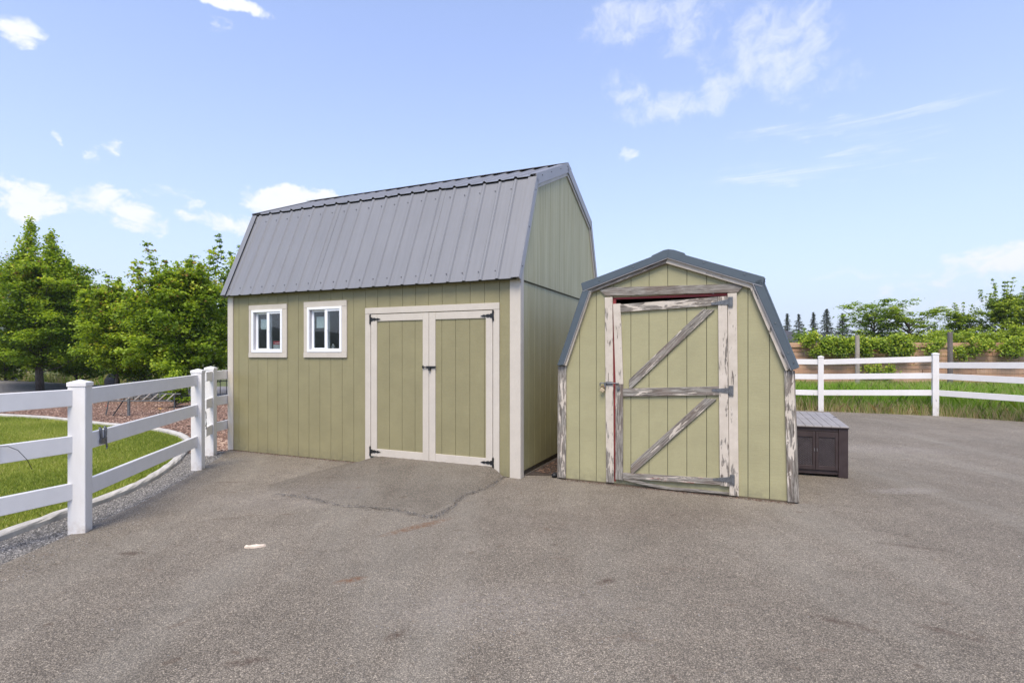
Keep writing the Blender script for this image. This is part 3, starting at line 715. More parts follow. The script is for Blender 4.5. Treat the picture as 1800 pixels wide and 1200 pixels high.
def spear(par, xh, z, sgn, m, L=.17, ph=.075, y=-.026, tip=True, ang=0.0):
    mb = MB()
    prof = [(0, -.028), (.03, -.026), (.045, -.014), (.06, -.022), (.085, -.016), (.10, -.008), (.115, -.016), (.13, -.013), (L, 0), (.13, .013), (.115, .016), (.10, .008), (.085, .016), (.06, .022), (.045, .014), (.03, .026), (0, .028)] if tip else [(0, -.03), (L * .6, -.018), (L, -.010), (L, .010), (L * .6, .018), (0, .03)]
    ca, sa = math.cos(ang), math.sin(ang)
    poly = [(sgn * (px * ca) - sgn * 0, px * sa * -1 + pz) for px, pz in prof]
    mb.prism(poly, -.004, .0)
    if tip:
        pl = [(-.005, -ph), (.008, -ph * .72), (.004, -.02), (.004, .02), (.008, ph * .72), (-.005, ph), (-.018, ph * .72), (-.014, 0), (-.018, -ph * .72)]
    else: pl = [(.006, -ph), (.006, ph), (-.040, ph), (-.040, -ph)]
    mb.prism([(sgn * a, b) for a, b in pl], -.005, .0)
    mb.tube([(0, -.007, -ph * .8), (0, -.007, ph * .8)], .007, 8)
    o = mb.build('hinge', m, par); o.location = (xh, y, z); return o
for z in (1.975, .178): spear(dl_, -2.197, z, 1, M['blackmetal'])
for z, l in ((1.975, 0), (.165, 0)): spear(dr_, -.347, z, -1, M['blackmetal'])
lt = MB().box(-.075, .06, -.008, 0, -.014, .014).tube([(-.12, -.014, .002), (.075, -.014, .002)], .0065, 8).box(-.035, -.005, -.026, -.003, -.045, -.005).tube([(-.12, -.03, .002), (-.12, -.004, .002)], .008, 6).box(-.128, -.118, -.016, -.006, -.02, .024)
lt = lt.build('latch', M['blackmetal'], dr_, loc=(-1.225, -.025, 1.333))

# ------------------------------------------------------------ small shed
SY = -.43741
small = thing('garden_shed', 'small pale green gambrel shed with peeling trim, sagging braced door and blue roof edge', 'shed', (1.7071, 5.9447, .0172), SY)
SD = 3.0
HULL = [(-1.262, -.01), (1.284, -.01), (1.245, 1.335), (.872, 2.225), (.006, 2.535), (-.872, 2.252), (-1.245, 1.352)]
sx = [-.9992 + .2032 * n for n in range(11)]
ed = [-1.30] + sx + [1.30]
SOP = (-.600, .640, -.1, 2.135)
for i in range(len(ed) - 1):
    for r in minus((ed[i] + .003, ed[i + 1] - .003, .0, 2.6), SOP):
        if r[1] - r[0] < .01: continue
        p = clipconvex([(r[0], r[2]), (r[1], r[2]), (r[1], r[3]), (r[0], r[3])], HULL)
        if p: MB().prism(p, .0, .011).build('siding_board', M['siding_small'], small)
mb = MB()
for r in minus((-1.26, 1.27, .01, 2.6), SOP):
    p = clipconvex([(r[0], r[2]), (r[1], r[2]), (r[1], r[3]), (r[0], r[3])], HULL)
    if p: mb.prism(p, .0115, .03)
mb.build('front_sheathing', M['sheath'], small)
hp = lambda k, y0, y1, a, b: None
mb = MB()
mb.prism([(-1.262, 0), (-1.245, 1.352), (-1.225, 1.352), (-1.242, 0)], .03, SD)
o = mb.build('side_wall', M['siding_small'], small)
MB().prism([(1.284, 0), (1.264, 0), (1.225, 1.335), (1.245, 1.335)], .012, SD).build('side_wall', M['siding_small'], small)
MB().prism(HULL, SD, SD + .02).build('back_wall', M['siding_small'], small)
MB().box(-1.24, 1.26, .031, SD, .01, .05).build('floor', M['inside'], small)
MB().box(-1.22, 1.24, -.004, -.0005, -.015, .0).build('base_sill', M['skid'], small)
# roof panels with ribs, running back from the front fascia
def sroof(p, q, name, m, y0, y1, x_ribs=True):
    d = Vector((q[0] - p[0], q[1] - p[1])); L = d.length; d.normalize(); n = Vector((-d.y, d.x)); n = n if n.y > 0 else -n
    ys = [y0]; c = y0 + .115
    prof = [(y0, 0)]
    while c < y1 - .03:
        for dd, h in ((-.025, 0), (-.011, .018), (.011, .018), (.025, 0)): prof.append((c + dd, h))
        c += .2286
    prof.append((y1, 0)); mb = MB(); k = len(prof)
    for base in (0, -.006):
        for e in (p, q):
            for y, h in prof: mb.v.append((e[0] + n.x * (h + base), y, e[1] + n.y * (h + base)))
    for i in range(k - 1):
        mb.f += [(i, i + 1, k + i + 1, k + i), (2 * k + i, 3 * k + i, 3 * k + i + 1, 2 * k + i + 1), (i, 2 * k + i, 2 * k + i + 1, i + 1), (k + i, k + i + 1, 3 * k + i + 1, 3 * k + i)]
    return mb.build(name, m, small)
FL = [(-1.262, 1.350), (-.938, 2.262), (.030, 2.606), (.955, 2.262), (1.290, 1.345)]
UL, UR = (-.962, 2.298), (.990, 2.252)
for y0, y1 in ((-.05, .93), (.93, 1.91), (1.91, SD + .06)):
    sroof(FL[0], FL[1], 'roof_panel', M['roof_blue'], y0, y1); sroof(FL[4], FL[3], 'roof_panel', M['roof_blue'], y0, y1)
    sroof(UL, FL[2], 'roof_panel', M['roof_blue'], y0, y1); sroof(UR, FL[2], 'roof_panel', M['roof_blue'], y0, y1)
MB().prism([(-1.236, 1.33), (-.90, 2.235), (.006, 2.565), (.90, 2.225), (1.24, 1.33), (1.22, 1.33), (.885, 2.21), (.006, 2.545), (-.885, 2.22), (-1.216, 1.33)], .031, SD).build('roof_deck', M['sheath'], small)
# ridge cap with its small steps
MB().prism([(-.155, 2.560), (-.150, 2.576), (-.02, 2.628), (.03, 2.634), (.09, 2.622), (.20, 2.578), (.205, 2.562), (.03, 2.612)], -.047, SD + .05).build('ridge_cap', M['roof_blue'], small)
# metal fascia, front face
def fascia(poly): return MB().prism(poly, -.066, -.052).build('metal_fascia', M['roof_blue'], small, .002)
fascia([(-1.258, 1.351), (-1.180, 1.355), (-.864, 2.222), (-.935, 2.250)])
fascia([(-.9615, 2.313), (-.943, 2.225), (.026, 2.540), (.034, 2.619)])
fascia([(.0345, 2.619), (.0265, 2.540), (.966, 2.180), (.988, 2.268)])
fascia([(.955, 2.250), (.880, 2.216), (1.232, 1.322), (1.288, 1.346)])
mb = MB()
for a, b in ((( -.943, 2.221), (.026, 2.536)), ((.0265, 2.536), (.966, 2.176)), ((-1.177, 1.357), (-.860, 2.220)), ((.877, 2.214), (1.229, 1.323))):
    d = (Vector(b) - Vector(a)).normalized(); n = Vector((-d.y, d.x)) * .006; mb.prism([a, b, tuple(Vector(b) - n), tuple(Vector(a) - n)], -.070, -.050)
mb.build('fascia_drip_edge', M['roof_trim'], small)
mb = MB()
for x, z in ((-1.225, 1.42), (-1.10, 1.77), (-.74, 2.335), (-.35, 2.465), (.40, 2.46), (.80, 2.31), (1.085, 1.80), (1.20, 1.50), (1.25, 1.40)): mb.tube([(x, -.066, z), (x, -.074, z)], .007, 6)
tag(mb.build('fascia_screws', M['galv'], small), kind='stuff')
# painted rake boards under the fascia
board('rake_board', M['peel20'], small, (-1.178, 1.352), (-.866, 2.232), .055, -.024, .040)
board('rake_board', M['peel75'], small, (-.885, 2.222), (.012, 2.516), .062, -.023, .040)
board('rake_board', M['peel20'], small, (.012, 2.514), (.862, 2.194), .062, -.0235, .040)
board('rake_board', M['peel20'], small, (.862, 2.218), (1.206, 1.325), .060, -.0245, .040)
# corner posts
board('corner_board', M['peel55'], small, (-1.212, .0), (-1.206, 1.345), .092, -.012, .020)
board('corner_board', M['peel55'], small, (1.240, -.004), (1.209, 1.318), .088, -.013, .022)
board('corner_board', M['peel90'], small, (1.292, .0), (1.254, 1.315), .016, .030, .10)
board('corner_board', M['peel75'], small, (-1.268, .0), (-1.258, 1.340), .014, .030, .10)
# door surround
MB()
o = MB().prism([(-.80 + 0, .052), (.80, .040), (.722, -.048), (-.685, -.048)], -.012, .012).build('door_head', M['peel90'], small, .002, loc=(.012, -.014, 2.190), rot=(0, R(1.05), 0))
board('door_casing', M['peel30'], small, (-.627, .006), (-.644, 2.140), .090, -.012, .022)
board('door_casing', M['peel20'], small, (.697, .0), (.678, 2.124), .090, -.012, .022)
MB().prism([(-.602, 2.148), (.640, 2.128), (.640, 2.100), (-.602, 2.116)], .004, .05).build('door_frame', M['redpaint'], small)
MB().box(-.600, -.566, .004, .05, .02, 2.118).build('door_frame', M['redpaint'], small)
MB().box(-.60, .64, .006, .04, .0, .10).build('threshold', M['siding_small'], small)
# leaf of the door
leafp = [(-.560, .075), (.600, .115), (.600, 2.05), (-.560, 2.02)]
door = MB().prism([(-.556, .08), (.596, .12), (.596, 2.045), (-.556, 2.015)], .006, .012).build('door', M['sheath'], small)
for i in range(len(ed) - 1):
    a, b = max(ed[i] + .003, -.558), min(ed[i + 1] - .003, .600)
    if b - a < .01: continue
    p = clipconvex([(a, 0), (b, 0), (b, 2.3), (a, 2.3)], leafp)
    MB().prism(p, -.006, .005).build('siding_board', M['siding_small'], door)
board('stile', M['peel20'], door, (-.516, 1.14), (-.548, 2.060), .086, -.018, .022)
board('stile', M['peel75'], door, (-.520, .048), (-.519, 1.138), .086, -.0185, .022)
board('stile', M['peel30'], door, (.603, .092), (.584, 2.092), .090, -.018, .022)
board('rail', M['peel55'], door, (-.506, 2.007), (.537, 2.045), .090, -.0185, .022)
board('rail', M['peel75'], door, (-.475, 1.047), (.552, 1.097), .093, -.0185, .022)
board('rail', M['peelred'], door, (-.476, .100), (.558, .134), .066, -.0185, .022)
board('brace', M['peel75'], door, (-.405, 1.135), (.446, 1.960), .088, -.018, .020, .040, .040)
board('brace', M['peel75'], door, (-.385, .170), (.466, 1.010), .088, -.018, .020, .040, .040)
# the split, warped strip under the door
def warp():
    mb = MB(); top = [(-.47, .066), (-.30, .062), (-.19, .040), (.05, .022), (.30, .030), (.645, .030)]; bot = [(-.47, .052), (-.28, .024), (-.10, .004), (.07, -.004), (.34, .004), (.645, .012)]
    n = len(top)
    for y in (-.030, -.012):
        for (a, b), (c, d) in zip(top, bot): mb.v += [(a, y, b), (c, y, d)]
    for i in range(n - 1): a = 2 * i; mb.f += [(a, a + 1, a + 3, a + 2), (2 * n + a, 2 * n + a + 2, 2 * n + a + 3, 2 * n + a + 1), (a, a + 2, 2 * n + a + 2, 2 * n + a), (a + 1, 2 * n + a + 1, 2 * n + a + 3, a + 3)]
    mb.f += [(0, 2 * n, 2 * n + 1, 1), (2 * n - 2, 2 * n - 1, 4 * n - 1, 4 * n - 2)]
    return mb.build('split_strip', M['peel90'], small)
warp()
for k, (hz, tz, xx) in enumerate(((2.032, 2.012, .646), (1.101, 1.098, .652), (.168, .155, .664))):
    spear(small, xx, hz, -1, M['galv'], .175, .052, -.031, False, 0.07 if k != 1 else 0)
    mb = MB()
    for dx_, dz_ in ((.022, .034), (.022, -.034), (-.04, .002), (-.08, 0), (-.13, -.002)): mb.tube([(xx + dx_, -.033, hz + dz_), (xx + dx_, -.040, hz + dz_)], .0045, 6)
    tag(mb.build('hinge_screws', M['screw'], small), kind='stuff')
mb = MB().box(-.035, .045, -.006, 0, -.018, .020).tube([(-.10, -.012, .004), (.12, -.012, .004)], .0065, 8).tube([(-.10, -.010, .004), (-.10, -.010, -.03)], .0065, 6).box(-.05, -.03, -.02, -.004, -.05, .012)
mb.build('door_bolt', M['galv'], small, loc=(-.640, -.026, 1.146))
MB().tube([(0, 0, 0), (0, -.008, 0)], .020, 12).tube([(0, -.008, 0), (0, -.020, 0)], .010, 8).build('bolt_nut', M['galv'], small, loc=(-.526, -.030, 1.090))
def sw(x, y, z): c, s = math.cos(SY), math.sin(SY); return (1.7071 + c * x - s * y, 5.9447 + s * x + c * y, .0172 + z)
pad = thing('padlock', 'brass padlock with rusty shackle hanging from the bolt of the small shed door', 'padlock', sw(-.690, -.045, 1.105), SY)
MB().box(-.026, .026, -.010, .010, -.062, -.022).build('lock_body', M['brass'], pad, .004).rotation_euler = (0, R(32), 0)
MB().tube([(-.034, 0, -.03), (-.034, 0, -.002), (-.024, 0, .012), (-.008, 0, .014), (.004, 0, .004), (.000, 0, -.026)], .0042, 8).build('shackle', M['rust'], pad, smooth=True)
knob = MB(); 
bmk = bmesh.new(); bmesh.ops.create_uvsphere(bmk, u_segments=14, v_segments=9, radius=.036)
for v in bmk.verts: v.co.z = v.co.z * .85 + .03
mek = bpy.data.meshes.new('black_pipe_cap'); bmesh.ops.create_cone(bmk, segments=12, radius1=.030, radius2=.030, depth=.09, cap_ends=True, matrix=Matrix.Translation((.04, .03, .03)) @ Matrix.Rotation(R(90), 4, 'Y'))
bmk.to_mesh(mek); bmk.free(); mek.materials.append(M['black']); ko = link(bpy.data.objects.new('black_pipe_cap', mek)); ko.location = (.515, 6.53, 0)
tag(ko, 'black round pipe cap on the ground at the small shed left corner', 'pipe cap')

# ------------------------------------------------------------ storage box
sbx = thing('storage_box', 'dark brown resin storage box with faded grey plank lid beside the small shed', 'storage box', (4.06, 6.48, 0), -.325)
w_, d_, hf, hb = .74, .97, .600, .672
MB().prism([(0.02, .03), (d_ - .02, .03), (d_ - .02, hb), (.02, hf)], -w_ + .02, -.012, 'x').build('body', M['box'], sbx, .004)
for x0, x1 in ((-.105, .0), (-w_, -w_ + .105)):
    MB().box(x0, x1, .0, .09, .0, hf).build('corner_post', M['box'], sbx, .006)
for x0, x1 in ((-.105, .0), (-w_, -w_ + .105)):
    MB().box(x0, x1, d_ - .09, d_, .0, hb).build('corner_post', M['box'], sbx, .006)
MB().box(-w_ + .106, -.106, .004, .02, hf - .045, hf).build('top_rail', M['box'], sbx, .003)
weave = mat('woven_resin', lambda T, b: (T.set(b.inputs['Base Color'], T.ramp(T.noise(T.obj(), 8, 3), [(.3, (.026, .020, .023)), (.7, (.055, .044, .048))])), T.set(b.inputs['Roughness'], .42)))
for x0, x1, hs in ((-.348, -.108, 1), (-w_ + .108, -.352, -1)):
    dd = MB().box(x0, x1, .010, .020, .085, hf - .05).build('door', M['box'], sbx, .002)
    s = .030
    MB().box(x0, x0 + s, .000, .0098, .085, hf - .05).build('stile', M['box'], dd, .002); MB().box(x1 - s, x1, .000, .0098, .085, hf - .05).build('stile', M['box'], dd, .002)
    MB().box(x0 + s, x1 - s, .000, .0098, hf - .115, hf - .05).build('rail', M['box'], dd, .002); MB().box(x0 + s, x1 - s, .000, .0098, .085, .135).build('rail', M['box'], dd, .002)
    mb = MB(); zz = .140; r = 0
    while zz < hf - .122:
        nx = 12
        for k in range(nx):
            xa = x0 + s + .003 + k * (x1 - x0 - 2 * s - .006) / nx; xb = xa + (x1 - x0 - 2 * s - .006) / nx; hh = .0015 if (k + r) % 2 else .0065
            mb.add([(xa, .0095, zz), (xb, .0095, zz), (xb, .0095, zz + .012), (xa, .0095, zz + .012), ((xa + xb) / 2, .0095 - hh, zz + .006)], [(0, 1, 4), (1, 2, 4), (2, 3, 4), (3, 0, 4)])
        zz += .0135; r += 1
    tag(mb.build('woven_panel', weave, dd), kind='stuff')
    MB().box(-.004, .004, -.012, 0, -.018, .018).build('handle', M['galv'], dd, loc=(x0 + .012 if hs > 0 else x1 - .012, .0, .33))
sl = (hb - hf) / d_
nb = 8; bwid = (w_ + .01) / nb
for k in range(nb):
    x0 = -w_ - .005 + k * bwid
    MB().prism([(-.012, hf + .002), (d_ + .01, hb + .004), (d_ + .01, hb + .026), (.0, hf + .028), (-.012, hf + .020)], x0 + .002, x0 + bwid - .002, 'x').build('lid_board', M['lid'], sbx, .0015)
MB().box(-w_ - .008, .008, -.016, .02, hf - .002, hf + .012).build('lid_edge', M['box'], sbx, .003)
MB().box(-w_ - .008, .008, -.006, d_ + .008, hf - .0, hf + .004).build('lid_base', M['box'], sbx)
MB().box(-.03, .010, .60, .68, hf + .06, hf + .074).build('lid_hinge', M['box'], sbx)

# ------------------------------------------------------------ vinyl fences
def vpost(par, x, y, h, rz, s=.127):
    c = math.cos(rz); h2 = s / 2
    o = MB().box(-h2, h2, -h2, h2, -.01, h - .045).build('post', M['vinyl_post'], par, .004, loc=(x, y, 0), rot=(0, 0, rz))
    mb = MB(); e = h2 + .006
    mb.add([(-e, -e, h - .045), (e, -e, h - .045), (e, e, h - .045), (-e, e, h - .045), (-e, -e, h - .012), (e, -e, h - .012), (e, e, h - .012), (-e, e, h - .012), (0, 0, h + .012)],
           [(0, 3, 2, 1), (0, 1, 5, 4), (1, 2, 6, 5), (2, 3, 7, 6), (3, 0, 4, 7), (4, 5, 8), (5, 6, 8), (6, 7, 8), (7, 4, 8)])
    mb.build('post_cap', M['vinyl'], o, .002); return o
def vrail(par, a, b, za, zb, h=.140, t=.038, name='rail'):
    A, B_ = Vector((a[0], a[1], za)), Vector((b[0], b[1], zb)); d = B_ - A; L = d.length; mid = (A + B_) / 2
    rz = math.atan2(d.y, d.x); ry = -math.asin(d.z / L)
    o = MB().box(-L / 2, L / 2, -t / 2, t / 2, -h / 2, h / 2).build(name, M['vinyl'], par, .004); o.location = mid; o.rotation_euler = (0, ry, rz); return o
lf = thing('rail_fence', 'white vinyl three rail fence along the lawn, left of the large shed', 'fence')
P1, P2, P3, P0 = (-3.66, 4.55), (-4.10, 7.01), (-4.50, 8.02), (-4.62, 2.30)
vpost(lf, *P0, 1.27, R(24)); vpost(lf, *P1, 1.275, R(16)); vpost(lf, *P2, 1.30, R(12)); vpost(lf, *P3, 1.31, R(8))
for zc0, zc1, zc2 in ((1.115, 1.137, 1.165), (.728, .748, .780), (.335, .353, .372)):
    vrail(lf, P0, P1, zc0, zc1); vrail(lf, P1, P2, zc1, zc2)
for zc in (1.180, .790, .395):
    vrail(lf, (P3[0], P3[1] + .03), (-4.50, 8.52), zc, zc)
    vrail(lf, (-4.36, 7.62), (-4.47, 7.98), zc, zc, .135, .045, 'rail_stub')
# coupler seam in rails near the second post
for zc in (1.160, .775):
    vrail(lf, (-4.035, 6.63), (-4.041, 6.67), zc, zc, .1415, .0395, 'rail_sleeve')
MB().tube([(0, -.02, .07), (.006, -.024, .0), (.012, -.024, -.08), (.0, -.02, -.13)], .004, 6).tube([(.0, -.02, .09), (.02, -.024, .04), (.016, -.024, -.02)], .003, 6).tube([(.012, -.024, -.08), (.012, -.024, -.17)], .007, 6).build('gate_chain', M['galv'], lf, loc=(-4.30, 7.55, .62))
tie = MB().tube([(-4.215, 3.42, .86), (-4.19, 3.40, .80), (-4.19, 3.40, .67)], .003, 6)
# fence clamp: two prongs hooked over the middle rail just right of the first post
hk = thing('gate_hook', 'galvanised double prong hook hanging on the middle rail beside the nearest fence post', 'hook', (-3.715, 4.83, .742), R(100))
for k, s_ in enumerate((-.035, .035)):
    MB().tube([(s_, -.022, .105), (s_ * 1.1, -.034, .085), (s_ * 1.0, -.036, .03), (s_ * .6, -.036, -.02)], [.011, .012, .010, .008], 8).build('prong', M['galv'], hk, smooth=True)
MB().box(-.05, .05, -.042, -.034, -.045, .010).build('hook_plate', M['galv'], hk, .004)
MB().tube([(.03, -.040, -.03), (.045, -.042, -.08), (.035, -.042, -.10)], [.008, .008, .005], 8).build('pin', M['galv'], hk)
# black cable tie around the rail left of the first post
ct = thing('cable_tie', 'thin black wire looped over the middle rail left of the nearest fence post', 'wire', (-3.865, 4.05, .738), R(67))
MB().tube([(-.022, -.022, .075), (-.020, .022, .078), (-.018, -.023, .077), (-.016, -.024, -.075)], .0022, 6).build('loop', M['black'], ct)
MB().tube([(-.016, -.026, .072), (.03, -.05, .066), (.08, -.07, .03), (.13, -.085, -.05), (.16, -.09, -.13)], .0024, 6).build('loose_end', M['black'], ct, smooth=True)
MB().tube([(-.02, .024, .078), (-.05, .03, .10), (-.07, .03, .14)], .0022, 6).build('loose_end', M['black'], ct)

rf = thing('rail_fence', 'white vinyl three rail fence at the far asphalt edge in front of the tall grass', 'fence')
Q0, Q1, Q2, Q3 = (5.99, 15.26), (8.19, 14.24), (10.39, 13.18), (11.75, 11.15)
for q, h in ((Q0, 1.46), (Q1, 1.45), (Q2, 1.53), (Q3, 1.50)): vpost(rf, *q, h, R(-25) if q != Q3 else R(-50))
vrail(rf, Q0, Q1, 1.305, 1.295); vrail(rf, Q0, Q1, .90, .90); vrail(rf, Q0, Q1, .475, .475)
vrail(rf, Q1, Q2, 1.290, 1.385); vrail(rf, Q1, Q2, .905, .970); vrail(rf, Q1, Q2, .480, .555)
vrail(rf, Q2, Q3, 1.228, 1.262); vrail(rf, Q2, Q3, .965, .895); vrail(rf, Q2, Q3, .555, .50)

# ------------------------------------------------------------ timber wall, wire fence posts, house
tw = thing('timber_wall', 'long orange brown wall of stacked timbers behind the tall grass', 'wall', (0, 0, 0))
zrow = 0.0; rows = [(.0, .20)] * 1
heights = [.17, .18, .17, .18, .17, .18, .17, .18, .17, .18, .20]
z = .0
for r, h in enumerate(heights):
    x = 5.5 + (r * .83) % 1.9
    x = 5.0; first = .6 + (r * .83) % 1.9; xe = 30.0
    while x < xe:
        L = first if x == 5.0 else random.uniform(1.5, 2.5); x2 = min(x + L, xe)
        yj = random.uniform(-.022, .022) - (.05 if r == len(heights) - 1 else 0)
        o = MB().box(-(x2 - x) / 2 + .006, (x2 - x) / 2 - .006, -.07, .07, 0, h - .010).build('timber', M['wallboard'], tw, .006, loc=((x + x2) / 2, 22.1 + yj, z), rot=(0, random.uniform(-.002, .002), 0)); x = x2
    z += h + .003
for k, (px, h, r_, m, lab, top) in enumerate(((12.22, 2.17, .075, 'oldpost', 'pale grey wooden fence post left of the darker one, before the timber wall', 0), (15.50, 2.28, .085, 'oldpost2', 'dark weathered wooden fence post with flat top, before the timber wall', 0))):
    o = MB().tube([(0, 0, -.05), (.01, 0, h * .5), (0, 0, h - .01), (0, 0, h)], [r_, r_ * .97, r_ * .92, r_ * .8], 10).build('wooden_post', M[m], None, loc=(px, 19.0, 0)); tag(o, lab, 'post', 'wooden posts carrying the wire fence')
mb = MB()
for k in range(15):
    zz = .1 + k * .10; mb.tube([(6, 18.92, zz), (28, 18.92, zz)], .0022, 3, False)
for k in range(144): mb.tube([(6 + k * .152, 18.918, .1), (6 + k * .152, 18.918, 1.5)], .0018, 3, False)
wf = tag(mb.build('wire_fence', M['wire']), 'thin rusty square mesh wire fence in front of the timber wall', 'fence')
house = thing('house', 'distant house with charcoal hip roof right behind the small shed', 'house', (21.6, 44, 0))
MB().box(-4, 3.2, 0, 6, 0, 2.55).build('wall', M['housewall'], house)
MB().add([(-4.5, -.5, 2.5), (3.7, -.5, 2.5), (3.7, 6.5, 2.5), (-4.5, 6.5, 2.5), (-1.2, 3, 4.15), (.6, 3, 4.15)], [(0, 1, 5, 4), (1, 2, 5), (2, 3, 4, 5), (3, 0, 4), (0, 3, 2, 1)]).build('roof', M['houseroof'], house)
MB().box(-4.5, 3.7, -.53, -.50, 2.38, 2.5).build('fascia', M['houseroof'], house)
MB().box(1.2, 2.2, -.03, -.001, 1.2, 2.1).build('window', M['black'], house)

# ------------------------------------------------------------ trees
def leaves_mesh(name, cen, nrm, size, m, tint, parent, aspect=.85):
    N = len(cen); cen = np.asarray(cen); nrm = nrm / (np.linalg.norm(nrm, axis=1, keepdims=True) + 1e-9)
    r = rng.normal(size=(N, 3)); u = np.cross(nrm, r); u /= np.linalg.norm(u, axis=1, keepdims=True) + 1e-9; v = np.cross(nrm, u)
    s = (size * rng.uniform(.65, 1.25, N))[:, None]
    V = np.stack([cen - u * s * .5, cen - v * s * .5 * aspect + nrm * s * .14, cen + u * s * .5, cen + v * s * .5 * aspect + nrm * s * .14], 1).reshape(-1, 3)
    F = np.arange(4 * N).reshape(N, 4); return fastmesh(name, V, F, m, parent, np.repeat(np.clip(tint, 0, 1), 4))
def tree(name, label, cat, loc, H, Rr, m, nleaf=26000, size=.1, base=.4, prof=None, tilt=.6, nl=34, sub=7, shoots=0, seed=1, group=None, clump=.26, trunk_r=.11, flat=.5, lean=(0, 0), tintb=0.0, rise=.35, redtip=0.0):
    rg = np.random.default_rng(seed); t = thing(name, label, cat, loc, 0, group)
    prof = prof or (lambda f: math.sqrt(max(0.02, math.sin(math.pi * min(1, .12 + .88 * f) ** .8))))
    tr = MB(); top = H * .82; pts = []; 
    for k in range(8):
        f = k / 7; pts.append((lean[0] * f * H + .06 * H / 6 * math.sin(f * 5 + seed), lean[1] * f * H + .05 * H / 6 * math.cos(f * 4 + seed), -.05 + f * top))
    tr.tube(pts, [trunk_r * (1 - .85 * k / 7) + .012 for k in range(8)], 8); tr.build('trunk', M['bark'], t, smooth=True)
    br = MB(); C_, Nn, Tt = [], [], []
    centers = []
    clump *= .78; sub += 3
    for i in range(nl):
        f = (i + rg.uniform(0, .9)) / nl; hz = base + (top - base) * (f ** 1.0) * .97; az_ = i * 2.39996 + rg.uniform(-.4, .4)
        kf = (hz) / top * 7; k0 = min(6, int(kf)); a = Vector(pts[k0]).lerp(Vector(pts[k0 + 1]), kf - k0)
        L = Rr * prof((hz - base) / (H - base)) * rg.uniform(.72, 1.12); up = rise * (1 + f * 1.6)
        d = Vector((math.cos(az_), math.sin(az_), up)).normalized(); e = a + d * L; mid = a + d * L * .5 + Vector((0, 0, -.05 * L))
        if e.z > H * .97: e.z = H * .97
        br.tube([a, mid, e], [max(.012, .035 * L / Rr), .018, .006], 5, False)
        for j in range(sub):
            g = rg.uniform(.22, 1.0); p = a.lerp(mid, g * 2) if g < .5 else mid.lerp(e, g * 2 - 1)
            s_ = rg.normal(size=3) * Vector((.34, .34, .20 * flat * 2)).length / 1.7
            q = p + Vector((s_[0] * L * .42, s_[1] * L * .42, abs(s_[2]) * L * .25 * flat + .03))
            if j < 3: br.tube([p, q], [.008, .004], 4, False)
            centers.append((q, .6 + .5 * g, g * .5 + f * .5))
    for s_ in range(int(shoots * 1.6)):
        a_ = rg.uniform(0, 6.28); rr_ = Rr * rg.uniform(.05, .75); hz = H * rg.uniform(.72, .9) - rr_ * .25
        p = Vector((rr_ * math.cos(a_), rr_ * math.sin(a_), hz)); L = H * rg.uniform(.10, .22); e = p + Vector((math.cos(a_) * .15 * L, math.sin(a_) * .15 * L, L))
        br.tube([p, e], [.012, .004], 4, False)
        for j in range(5): centers.append((p.lerp(e, (j + .5) / 5), -.32, .9))
    tb = br.build('branches', M['bark'], t)
    tot = sum((c[1] if c[1] > 0 else .35) for c in centers)
    for q, wgt, hh in centers:
        k = max(3, int(nleaf * (wgt if wgt > 0 else .35) / tot)); r_ = clump * (1 if wgt > 0 else .42) * rg.uniform(.7, 1.3)
        pp = rg.normal(size=(k, 3)) * np.array([r_, r_, r_ * flat]) * .62 + np.array(q)
        C_.append(pp); dirn = (pp - np.array(q)) / (r_ + 1e-6); nn = rg.normal(size=(k, 3)) * tilt * .85 + np.array([0, 0, 1.0]) + dirn * .25; Nn.append(nn)
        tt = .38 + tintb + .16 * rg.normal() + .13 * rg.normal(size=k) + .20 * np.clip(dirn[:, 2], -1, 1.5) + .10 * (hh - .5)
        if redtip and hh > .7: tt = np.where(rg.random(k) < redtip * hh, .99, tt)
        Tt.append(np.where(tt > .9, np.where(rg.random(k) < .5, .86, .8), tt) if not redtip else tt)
    Cn = np.concatenate(C_); keep = Cn[:, 2] > .12
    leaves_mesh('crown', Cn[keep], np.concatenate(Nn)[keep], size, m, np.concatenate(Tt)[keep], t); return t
def px(x, d): return ((x - 900) / 943.7 * d)
mp = lambda f: (.80 + .25 * math.sin(f * 3.2)) * max(.06, 1 - f ** 1.55) ** .8
G1 = 'maple trees beyond the lawn'
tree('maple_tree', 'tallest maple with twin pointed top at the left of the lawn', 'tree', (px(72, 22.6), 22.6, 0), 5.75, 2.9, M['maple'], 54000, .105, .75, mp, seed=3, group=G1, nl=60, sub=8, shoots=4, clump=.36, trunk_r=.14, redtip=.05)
def twin(t, offx, zt, seed):
    rg = np.random.default_rng(seed); C_ = []
    for k in range(16):
        f = k / 15; c = np.array([offx + .25 * math.sin(f * 6 + seed) * (1 - f), .0, zt[0] + (zt[1] - zt[0]) * f]); r_ = .42 * (1 - f) + .12; n = int(230 * (1 - f) + 60)
        C_.append(rg.normal(size=(n, 3)) * np.array([r_, r_, .20]) * .6 + c)
    return np.concatenate(C_)
mt = [o for o in bpy.data.objects if o.name == 'maple_tree'][0]
cc = np.concatenate([twin(mt, -.46, (4.9, 7.05), 2), twin(mt, .42, (4.8, 6.55), 5), twin(mt, 1.1, (4.4, 5.4), 6), twin(mt, -.9, (4.4, 5.6), 8)])
leaves_mesh('upper_crown', cc, rng.normal(size=cc.shape) * .6 + np.array([0, 0, 1]), .105, M['maple'], .42 + .2 * rng.normal(size=len(cc)) + .25 * (cc[:, 2] > 6.0) * rng.random(len(cc)), mt)
